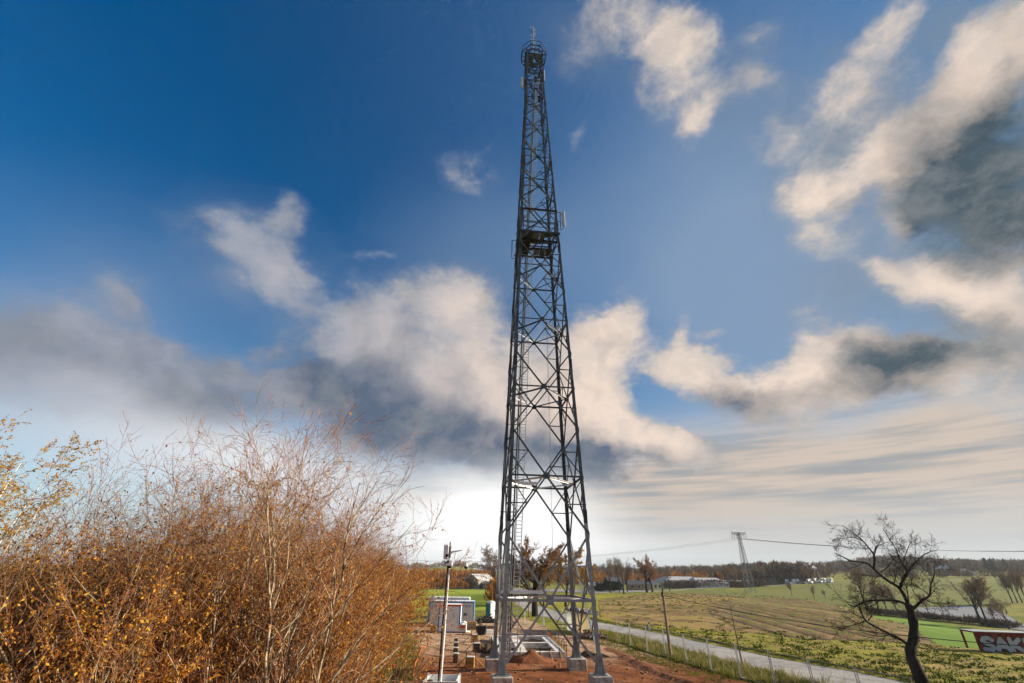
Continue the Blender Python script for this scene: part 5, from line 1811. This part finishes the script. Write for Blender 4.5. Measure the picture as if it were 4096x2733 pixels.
put(bare, 1975, 2400, 2196, 2.9, True, 'bare twiggy tree partly hidden behind the ladder leg', None, hb, 1.0)
put(bare, 2030, 2380, 2235, .2, True, 'bare tree behind the tower between ladder and lane', None, hb, 1.0)
put(gold, 2345, 2380, 2262, 1.2, True, 'orange brown tree behind the right tower legs', None, hg, 1.1)
for k, (px, py, tp) in enumerate(((3259, 2400, 2345), (3303, 2398, 2362), (3169, 2386, 2330))):
    put(bare, px, py, tp, k * 1.3, True, ['bent small bare tree at the field edge below the white bales', 'tiny bare sapling beside the bent field edge tree', 'small brown leaved tree alone in the green field'][k], None, hb, .9)
for k, (px, py, tp) in enumerate(((3522, 2463, 2330), (3552, 2458, 2345), (3592, 2462, 2340), (3720, 2468, 2380), (3470, 2448, 2275), (3930, 2502, 2318), (3955, 2508, 2312), (3990, 2512, 2420), (4038, 2518, 2400))):
    put(bare, px, py, tp, k * .9, True, 'bare tree in the hedgerow along the valley bottom', 'bare hedgerow trees along the valley', hb, .95 if k != 5 else 1.3)
for k, (px, py, tp) in enumerate(((4052, 2415, 2300), (4072, 2413, 2296), (4090, 2412, 2290), (4110, 2412, 2292))):
    put(bare, px, py, tp, k * 1.9, True, 'bare tree of the clump on the far hillside', 'bare trees of the hillside clump', hb, .8)
for k, px in enumerate((1736, 1767, 1822, 1845, 1860)):
    put(gold, px, 2353, (2322, 2324, 2326, 2320, 2328)[k], k * 1.2, True, 'small orange tree in the row beyond the lawn', 'small orange trees beyond the lawn', hg, 1.15)


def conifer(seed, H, label):
    rg = np.random.default_rng(seed)
    n = 150
    h = np.sort(rg.uniform(.12, 1, n))
    a = rg.uniform(0, 6.28, n)
    L = H * .26 * (1.02 - h) * rg.uniform(.7, 1.2, n) + .15
    p = np.stack([np.zeros(n), np.zeros(n), h * H], 1)
    d = np.stack([np.cos(a), np.sin(a), np.full(n, -.12)], 1)
    pts = walk(p, d, L, 4, .06, .04, rg)
    root = thing('conifer_tree', label, 'conifer')
    tr = walk(np.array([[0, 0, -.1]]), np.array([[0, 0, 1.0]]), np.array([H]), 5, .01, 0, rg)
    link('trunk', npmesh('trunk', *rings(tr, np.linspace(.22, .03, 6)[None, :], 6), 'bark_dark'), root)
    P = pick(pts, 5200, rg, .05)
    link('foliage', npmesh('foliage', *leaves_at(P, .45, rg, .5, .35), 'needle'), root)
    return root


fir = conifer(4, 10, 'dark conifer standing among the trees near the greenhouses')
put(fir, 2870, 2345, 2288, 0, False, H0=10, sx=1.1)
for k, (px, py, tp, lb) in enumerate(((3215, 2328, 2285, 'dark conifer before the tall grey roofed house'), (3245, 2328, 2280, 'broad dark conifer hiding the base of the tall house'),
                                      (3960, 2292, 2232, 'dark pine on the skyline beside the far white house'), (3985, 2294, 2238, 'second dark pine on the skyline past the far white house'), (4035, 2292, 2236, 'dark pine standing alone at the end of the skyline trees'), (3725, 2298, 2252, 'slim dark conifer beside the far farm roofs'))):
    put(fir, px, py, tp, k, True, lb, None, 10, 1.5)

# ------------------------------------------------------------------ grass, weeds and undergrowth
rg = np.random.default_rng(15)
X, Y = scatter(WEEDY, 40000, rg)
D = np.hypot(X, Y)
keep = rg.uniform(0, 1, len(X)) < np.clip((75 - D) / 40, .03, 1)
X, Y = X[keep][:9000], Y[keep][:9000]
clumps('field_weeds', X, Y, .20, .34, 11, 'weed', rg, .05, 'dark green weed tufts on the stubble field beyond the road', 'weeds', .10)
X, Y = scatter([(p[0], p[1]) for p in verge], 3200, rg)
clumps('verge_grass', X, Y, .22, .16, 8, 'grass_blade', rg, .022, 'yellow green grass on the far road verge', 'grass', .02)
NV = [(p.x, p.y) for p in NEAR if p.x > 9.0]
FV = [(p.x - .3, p.y - .2) for p in FENCE_LINE]
dit = NV[::-1] + [(p.x, p.y) for p in PX(*Z4((140, 1110)))] + FV + [(25.5, 22.0)]
X, Y = scatter(dit, 5200, rg)
clumps('ditch_grass', X, Y, .34, .20, 9, 'grass_blade', rg, .022, 'rough green grass in the ditch between fence and road', 'grass')
k = rg.uniform(0, 1, len(X)) < .22
clumps('dry_grass', X[k], Y[k], .62, .22, 12, 'grass_dry', rg, .016, 'tall straw coloured grass standing in the ditch along the fence', 'grass')
lf = [(-6.2, 22), (-5.9, 30), (-6.0, 37), (-7.2, 45), (-9.2, 53), (-11.8, 60), (-14.5, 60), (-12, 52), (-10, 44), (-9, 30), (-9, 22)]
X, Y = scatter(lf, 1500, rg)
clumps('undergrowth', X, Y, .28, .28, 8, 'straw', rg, .02, 'dry grass and undergrowth at the foot of the bushes', 'undergrowth')
X, Y = scatter(lf, 260, rg)
clumps('weed_undergrowth', X, Y, .3, .25, 8, 'grass_blade', rg, .03, 'green weeds at the foot of the bushes', 'weeds')
ed = [(p.x - 2.4, p.y - 1.8) for p in FENCE_LINE] + [(p.x + .2, p.y + .1) for p in FENCE_LINE][::-1]
X, Y = scatter(ed, 900, rg)
clumps('yard_edge_grass', X, Y, .16, .2, 8, 'grass_blade', rg, .022, 'patchy grass at the yard edge inside the fence', 'grass')
# ------------------------------------------------------------------ power pylon and lines
b = gp(3003, 2372)
H = over(b, 2958, 2130)
o = thing('power_pylon', 'lattice power pylon with one wide cross arm in the field', 'power pylon', b, R(12))
hw = lambda z: 1.6 - (1.6 - .34) * z / H
cor = lambda i, z: Vector((((-1, -1), (1, -1), (1, 1), (-1, 1))[i][0] * hw(z), ((-1, -1), (1, -1), (1, 1), (-1, 1))[i][1] * hw(z), z))
for i in range(4): MB().bar(cor(i, 0), cor(i, H), .16).build('leg', 'pylon_steel', o)
zz = [0.0]
while zz[-1] < H - .6: zz.append(min(H, zz[-1] + max(.9, hw(zz[-1]) * 1.25)))
for z0, z1 in zip(zz[:-1], zz[1:]):
    for f in range(4):
        MB().bar(cor(f, z0), cor((f + 1) % 4, z1), .06).build('brace', 'pylon_steel', o)
        MB().bar(cor((f + 1) % 4, z0), cor(f, z1), .06).build('brace', 'pylon_steel', o)
AW = 3.9
for s in (-1, 1):
    m = MB()
    for y in (-.42, .42):
        m.bar((0, y, H), (s * AW, y * .3, H - .1), .12)
        m.bar((0, y, H - 1.5), (s * AW, y * .3, H - .55), .12)
    for k in range(8):
        x = s * AW * (k + .5) / 8
        m.bar((x - .4 * s, 0, H - .05), (x + .4 * s, 0, H - 1.3 + .7 * (k + 1) / 8), .07)
        m.bar((x + .4 * s, 0, H - .05), (x - .4 * s, 0, H - 1.3 + .7 * k / 8), .07)
    m.build('cross_arm', 'pylon_steel', o)
    for x in (1.3, 2.6, 3.8): MB().tube([(s * x, 0, H - .9), (s * x, 0, H - 2.6)], .09, 6).build('insulator', 'steel_dark', o)
    MB().bar((s * (AW - .3), 0, H - .1), (s * (AW - .3), 0, H + .8), .12).build('earth_peak', 'pylon_steel', o)
RP = Matrix.Rotation(R(12), 3, 'Z')
n = 0
for s, tgt in ((1, None), (-1, None)):
    for x in (-3.8, -1.3, 1.3, 3.8):
        a = b + RP @ Vector((x, 0, H - 2.7))
        off = Vector((210, -52, 2)) if s == 1 else Vector((-230, 150, -6))
        e = a + off
        pts = [a.lerp(e, t / 16) - Vector((0, 0, 4 * (6 if s == 1 else 7) * (t / 16) * (1 - t / 16))) for t in range(17)]
        tag(MB().tube(pts, .035 if s == 1 else .018, 4).build('power_line', 'steel_dark'), 'thin power line hanging from the pylon towards the fruit tree' if s == 1 else 'faint power line hanging from the pylon towards the tower', 'power line', 'power lines to the right' if s == 1 else 'power lines to the left')

# ------------------------------------------------------------------ far buildings
def house(name, label, px, py, wpx, eave, ridge_, wall, roof, rz=0.0, depth=8.0, wins=3, gable=False, cat='house', doors=0, rows=1):
    b = gp(px, py)
    d = math.hypot(b.x, b.y)
    w = wpx / math.hypot(ray(px, py).x, ray(px, py).y) * d
    He, Hr = over(b, px, eave), over(b, px, ridge_)
    o = thing(name, label, cat, b + Vector((0, depth / 2, 0)), rz)
    MB().box(-w / 2, -depth / 2, -.5, w / 2, depth / 2, He).build('wall', wall, o)
    r = MB()
    e = .4
    if gable:
        r.hexa([(-w / 2 - e, -depth / 2 - e, He - .15), (0, -depth / 2 - e, Hr - .15), (0, depth / 2 + e, Hr - .15), (-w / 2 - e, depth / 2 + e, He - .15), (-w / 2 - e, -depth / 2 - e, He + .1), (0, -depth / 2 - e, Hr + .1), (0, depth / 2 + e, Hr + .1), (-w / 2 - e, depth / 2 + e, He + .1)])
        r.hexa([(0, -depth / 2 - e, Hr - .15), (w / 2 + e, -depth / 2 - e, He - .15), (w / 2 + e, depth / 2 + e, He - .15), (0, depth / 2 + e, Hr - .15), (0, -depth / 2 - e, Hr + .1), (w / 2 + e, -depth / 2 - e, He + .1), (w / 2 + e, depth / 2 + e, He + .1), (0, depth / 2 + e, Hr + .1)])
        for y in (-depth / 2, depth / 2 - .2): MB().hexa([(-w / 2, y, He - .01), (w / 2, y, He - .01), (w / 2, y + .2, He - .01), (-w / 2, y + .2, He - .01), (-.05, y, Hr - .2), (.05, y, Hr - .2), (.05, y + .2, Hr - .2), (-.05, y + .2, Hr - .2)]).build('gable', wall, o)
    else:
        r.hexa([(-w / 2 - e, -depth / 2 - e, He - .1), (w / 2 + e, -depth / 2 - e, He - .1), (w / 2 + e, 0, Hr - .1), (-w / 2 - e, 0, Hr - .1), (-w / 2 - e, -depth / 2 - e, He + .12), (w / 2 + e, -depth / 2 - e, He + .12), (w / 2 + e, 0, Hr + .12), (-w / 2 - e, 0, Hr + .12)])
        r.hexa([(-w / 2 - e, 0, Hr - .1), (w / 2 + e, 0, Hr - .1), (w / 2 + e, depth / 2 + e, He - .1), (-w / 2 - e, depth / 2 + e, He - .1), (-w / 2 - e, 0, Hr + .12), (w / 2 + e, 0, Hr + .12), (w / 2 + e, depth / 2 + e, He + .12), (-w / 2 - e, depth / 2 + e, He + .12)])
    ro = r.build('roof', roof, o)
    if cat == 'house': MB().box(w * .18 - .35, -.3, He, w * .18 + .35, .4, Hr + .9).build('chimney', 'brick', ro)
    for j in range(rows):
        for k in range(wins):
            x = -w / 2 + (k + .5) * w / wins
            z = He * ((j + .38) / rows) if rows > 1 else He * .4
            ww, wh = min(.6, w / wins * .3), min(.7, He / rows * .25)
            q = MB().box(x - ww - .1, -depth / 2 - .06, z - .1, x + ww + .1, -depth / 2 + .02, z + 2 * wh + .1).build('window', 'white_paint', o)
            MB().box(x - ww, -depth / 2 - .09, z, x + ww, -depth / 2 - .065, z + 2 * wh).build('pane', 'window_dark', q)
    return o


house('barn', 'grey gabled barn with pale metal roof beyond the lawn', 1912, 2357, 66, 2322, 2297, 'barn_wall', 'roof_grey', R(-24), 16, 2, True, 'barn')
house('farm_shed', 'small dark shed beside the grey barn', 1955, 2358, 40, 2338, 2328, 'barn_wall', 'roof_dark', R(-10), 7, 1, False, 'shed')
house('house', 'yellow plastered house half hidden by bare lane trees', 2465, 2360, 60, 2330, 2308, 'render_wall', 'roof_dark', R(6), 9, 3, False, 'house', rows=1)
house('house', 'low brick garage building behind the hedge by the lane', 2390, 2364, 60, 2344, 2332, 'brick', 'roof_grey', R(2), 7, 2, False, 'garage')
house('house', 'brown roofed cottage behind the twin trunked tree', 2560, 2362, 80, 2340, 2322, 'brick', 'roof_dark', R(-4), 9, 3, False, 'house')
house('house', 'white house peeping out beside the lane bend', 2628, 2360, 36, 2338, 2326, 'render_wall', 'roof_grey', R(8), 8, 2, True, 'house')
house('house', 'tall grey house with hipped pale roof above the conifers', 3255, 2318, 48, 2275, 2254, 'render_wall', 'roof_grey', R(14), 12, 3, False, 'house', rows=2)
house('farm_shed', 'long dark green roofed farm shed near the far bales', 3120, 2336, 60, 2312, 2298, 'barn_wall', 'roof_dark', R(6), 14, 2, False, 'shed')
house('house', 'white gabled house on the far skyline', 3808, 2300, 44, 2278, 2262, 'white_paint', 'roof_grey', R(-20), 10, 2, True, 'house')
house('farm_shed', 'long dark barn joined to the far white house', 3865, 2302, 60, 2288, 2276, 'barn_wall', 'roof_dark', R(-12), 12, 2, False, 'barn')
house('farm_shed', 'small pale roofed hut at the end of the far farm', 3900, 2304, 26, 2296, 2286, 'white_paint', 'roof_grey', R(4), 8, 1, True, 'hut')

# greenhouses: long glazed halls with glazing bars
for (px, py, wpx, ev, rd, lab) in ((2742, 2352, 150, 2322, 2307, 'large glazed greenhouse hall with ridged pale roof'), (2850, 2352, 140, 2330, 2312, 'lower glazed greenhouse joined to the large hall'), (2965, 2350, 170, 2334, 2322, 'long low greenhouse running towards the pylon')):
    b = gp(px, py)
    d = math.hypot(b.x, b.y)
    w = wpx / math.hypot(ray(px, py).x, ray(px, py).y) * d
    He, Hr = over(b, px, ev), over(b, px, rd)
    o = thing('greenhouse', lab, 'greenhouse', b + Vector((0, 9, 0)), R(4))
    MB().box(-w / 2, -8, -.4, w / 2, 8, He).build('glass_wall', 'greenhouse_glass', o)
    MB().hexa([(-w / 2 - .2, -8.2, He), (w / 2 + .2, -8.2, He), (w / 2 + .2, 8.2, He), (-w / 2 - .2, 8.2, He), (-w / 2 + 3, -1, Hr), (w / 2 - 3, -1, Hr), (w / 2 - 3, 1, Hr), (-w / 2 + 3, 1, Hr)]).build('glass_roof', 'roof_grey', o)
    n = int(w / 3)
    for k in range(n + 1):
        x = -w / 2 + k * w / n
        MB().box(x - .07, -8.12, -.4, x + .07, -8.01, He + .02).build('glazing_bar', 'white_paint', o)

# white wrapped bales in rows
rg = random.Random(3)
bale = thing('wrapped_bale', 'white plastic wrapped bale in the long row beside the far field', 'bale', group='row of white wrapped bales')
m = MB()
m.tube([(-.75, 0, .72), (-.62, 0, .72), (.62, 0, .72), (.75, 0, .72)], [.55, .72, .72, .55], 12)
m.build('wrap', 'bale_film', bale, smooth=True)
P0, P1 = gp(3150, 2338), gp(3322, 2332)
first = True
for k in range(60):
    t = k / 59
    p = P0.lerp(P1, t) + Vector((rg.uniform(-.3, .3), rg.uniform(-3, 3), 0))
    p.z = tz(p.x, p.y) + (1.25 if k % 3 == 1 else 0)
    if first:
        bale.location = p
        first = False
    else: copy_tree(bale, None, p, rg.uniform(0, 3), .9)


# ------------------------------------------------------------------ hedges and woods that read as a mass
def wood(name, label, pts, H, twigs, mat, seed, size=.9, spread=3.0, trunk=True, group=None, squash=1.0):
    """far wood: many crowns of fine twigs, one object"""
    rg = np.random.default_rng(seed)
    C = np.array([[p.x, p.y, p.z] for p in pts])
    h = H * rg.uniform(.65, 1.25, len(C))
    n = len(C)
    th = rg.uniform(0, 2 * np.pi, (n, twigs))
    u = rg.uniform(0, 1, (n, twigs)) ** .5
    zz_ = rg.uniform(.12, 1, (n, twigs))
    rad = np.sin(np.pi * np.clip(zz_, 0, 1) ** .8) ** .6 * spread * u * (h[:, None] / H)
    P = C[:, None, :] + np.stack([np.cos(th) * rad, np.sin(th) * rad, zz_ * h[:, None]], -1)
    dirn = norm(np.stack([np.cos(th) * .6, np.sin(th) * .6, 0.55 + zz_ * .9], -1) + rg.normal(0, .35, (n, twigs, 3)))
    L = size * rg.uniform(.5, 1.5, (n, twigs))[..., None]
    side = norm(np.cross(dirn, rg.normal(0, 1, dirn.shape))) * L * .16
    v = np.stack([P - side, P + side, P + dirn * L + side * .2, P + dirn * L - side * .2], 2).reshape(-1, 3)
    q = np.arange(len(v)).reshape(-1, 4)
    if trunk:
        tp = C[:, None, :] + np.array([[0, 0, -.3], [0, 0, .45], [0, 0, .9]])[None] * np.stack([np.ones(n), np.ones(n), h], 1)[:, None, :]
        tv, tq = rings(tp, np.stack([h * .018, h * .014, h * .004], 1), 4)
        q = np.concatenate([q, tq + len(v)])
        v = np.concatenate([v, tv])
    o = link(name, npmesh(name, v, q, mat))
    return tag(o, label, 'wood' if trunk else 'hedge', group, 'stuff')


def row(a, b, n, jit, seed):
    rg = random.Random(seed)
    out = []
    A, B = gp(*a), gp(*b)
    for k in range(n):
        t = (k + rg.random()) / n
        p = A.lerp(B, t) + Vector((rg.uniform(-jit, jit), rg.uniform(-jit, jit), 0))
        p.z = tz(p.x, p.y)
        out.append(p)
    return out


def area(az0, az1, r0, r1, n, seed):
    rg = random.Random(seed)
    out = []
    for k in range(n):
        a, r = R(rg.uniform(az0, az1)), r0 + (r1 - r0) * rg.random()
        x, y = r * math.sin(a), r * math.cos(a)
        out.append(Vector((x, y, tz(x, y))))
    return out


wood('hedge', 'brown hedge in front of the greenhouses along the lane', row((2660, 2356), (3060, 2346), 150, 1.2, 1), 2.8, 60, 'twig_mist', 1, .9, 1.6, False)
wood('hedge', 'dark hedge along the lane behind the bare trees', row((2385, 2368), (2480, 2366), 46, 1.0, 2), 3.0, 70, 'needle', 2, .8, 1.5, False)
wood('hedge', 'scrubby hedge along the valley bottom', row((3480, 2455), (4060, 2512), 90, 1.2, 3), 1.1, 50, 'twig_mist', 3, .7, 1.3, False)
wood('hedge', 'brown bushes beyond the lawn beside the barn', row((1690, 2357), (1905, 2356), 60, 1.5, 4), 3.0, 70, 'leaf_rust', 4, .9, 1.8, False)
wood('scrub', 'leafless brown scrub behind the portable toilet', row((1985, 2430), (1996, 2378), 30, 1.6, 5), 3.6, 90, 'leaf_rust', 5, .8, 1.4, False)
wood('far_wood', 'brown leafless wood on the slope beyond the lawn', area(-14, -2, 330, 480, 240, 6), 5.5, 70, 'leaf_rust', 6, 2.2, 4.0)
wood('far_wood', 'brown and grey wood stretching behind the greenhouses', area(1, 33, 400, 600, 460, 7), 8, 70, 'twig_mist', 7, 2.2, 4.2)
wood('far_wood', 'autumn wood at the back of the lane houses', area(6, 26, 340, 400, 90, 8), 6, 90, 'leaf_rust', 8, 1.6, 3.4)
wood('far_wood', 'tall leafless wood behind the pylon', area(24, 31.5, 330, 400, 110, 9), 9, 100, 'twig_mist', 9, 1.7, 3.0)
wood('far_wood', 'misty wooded hill on the skyline beyond the fields', area(33, 50, 620, 1000, 520, 10), 8, 60, 'twig_mist', 10, 3.0, 5.5)
wood('far_wood', 'brown wood edge around the far farm', area(35, 49, 430, 480, 60, 11), 5, 80, 'twig_mist', 11, 1.6, 3.4)
wood('far_wood', 'thin blue woods on the most distant hills', area(-30, 33, 900, 1500, 500, 12), 8, 45, 'twig_mist', 12, 4.0, 8.0)
for px, py, tp, lab in ((2775, 2346, 2296, 'yellow leaved tree glowing behind the greenhouses'), (2820, 2346, 2304, 'small orange tree beside the yellow one behind the greenhouses')):
    put(gold, px, py, tp, 2.0, True, lab, None, hg, 1.3)

# ------------------------------------------------------------------ haze
m = MB().box(-1800, -300, -8, 1800, 2200, 84)
hz_ = m.build('haze', 'haze')
hz_['kind'] = 'stuff'
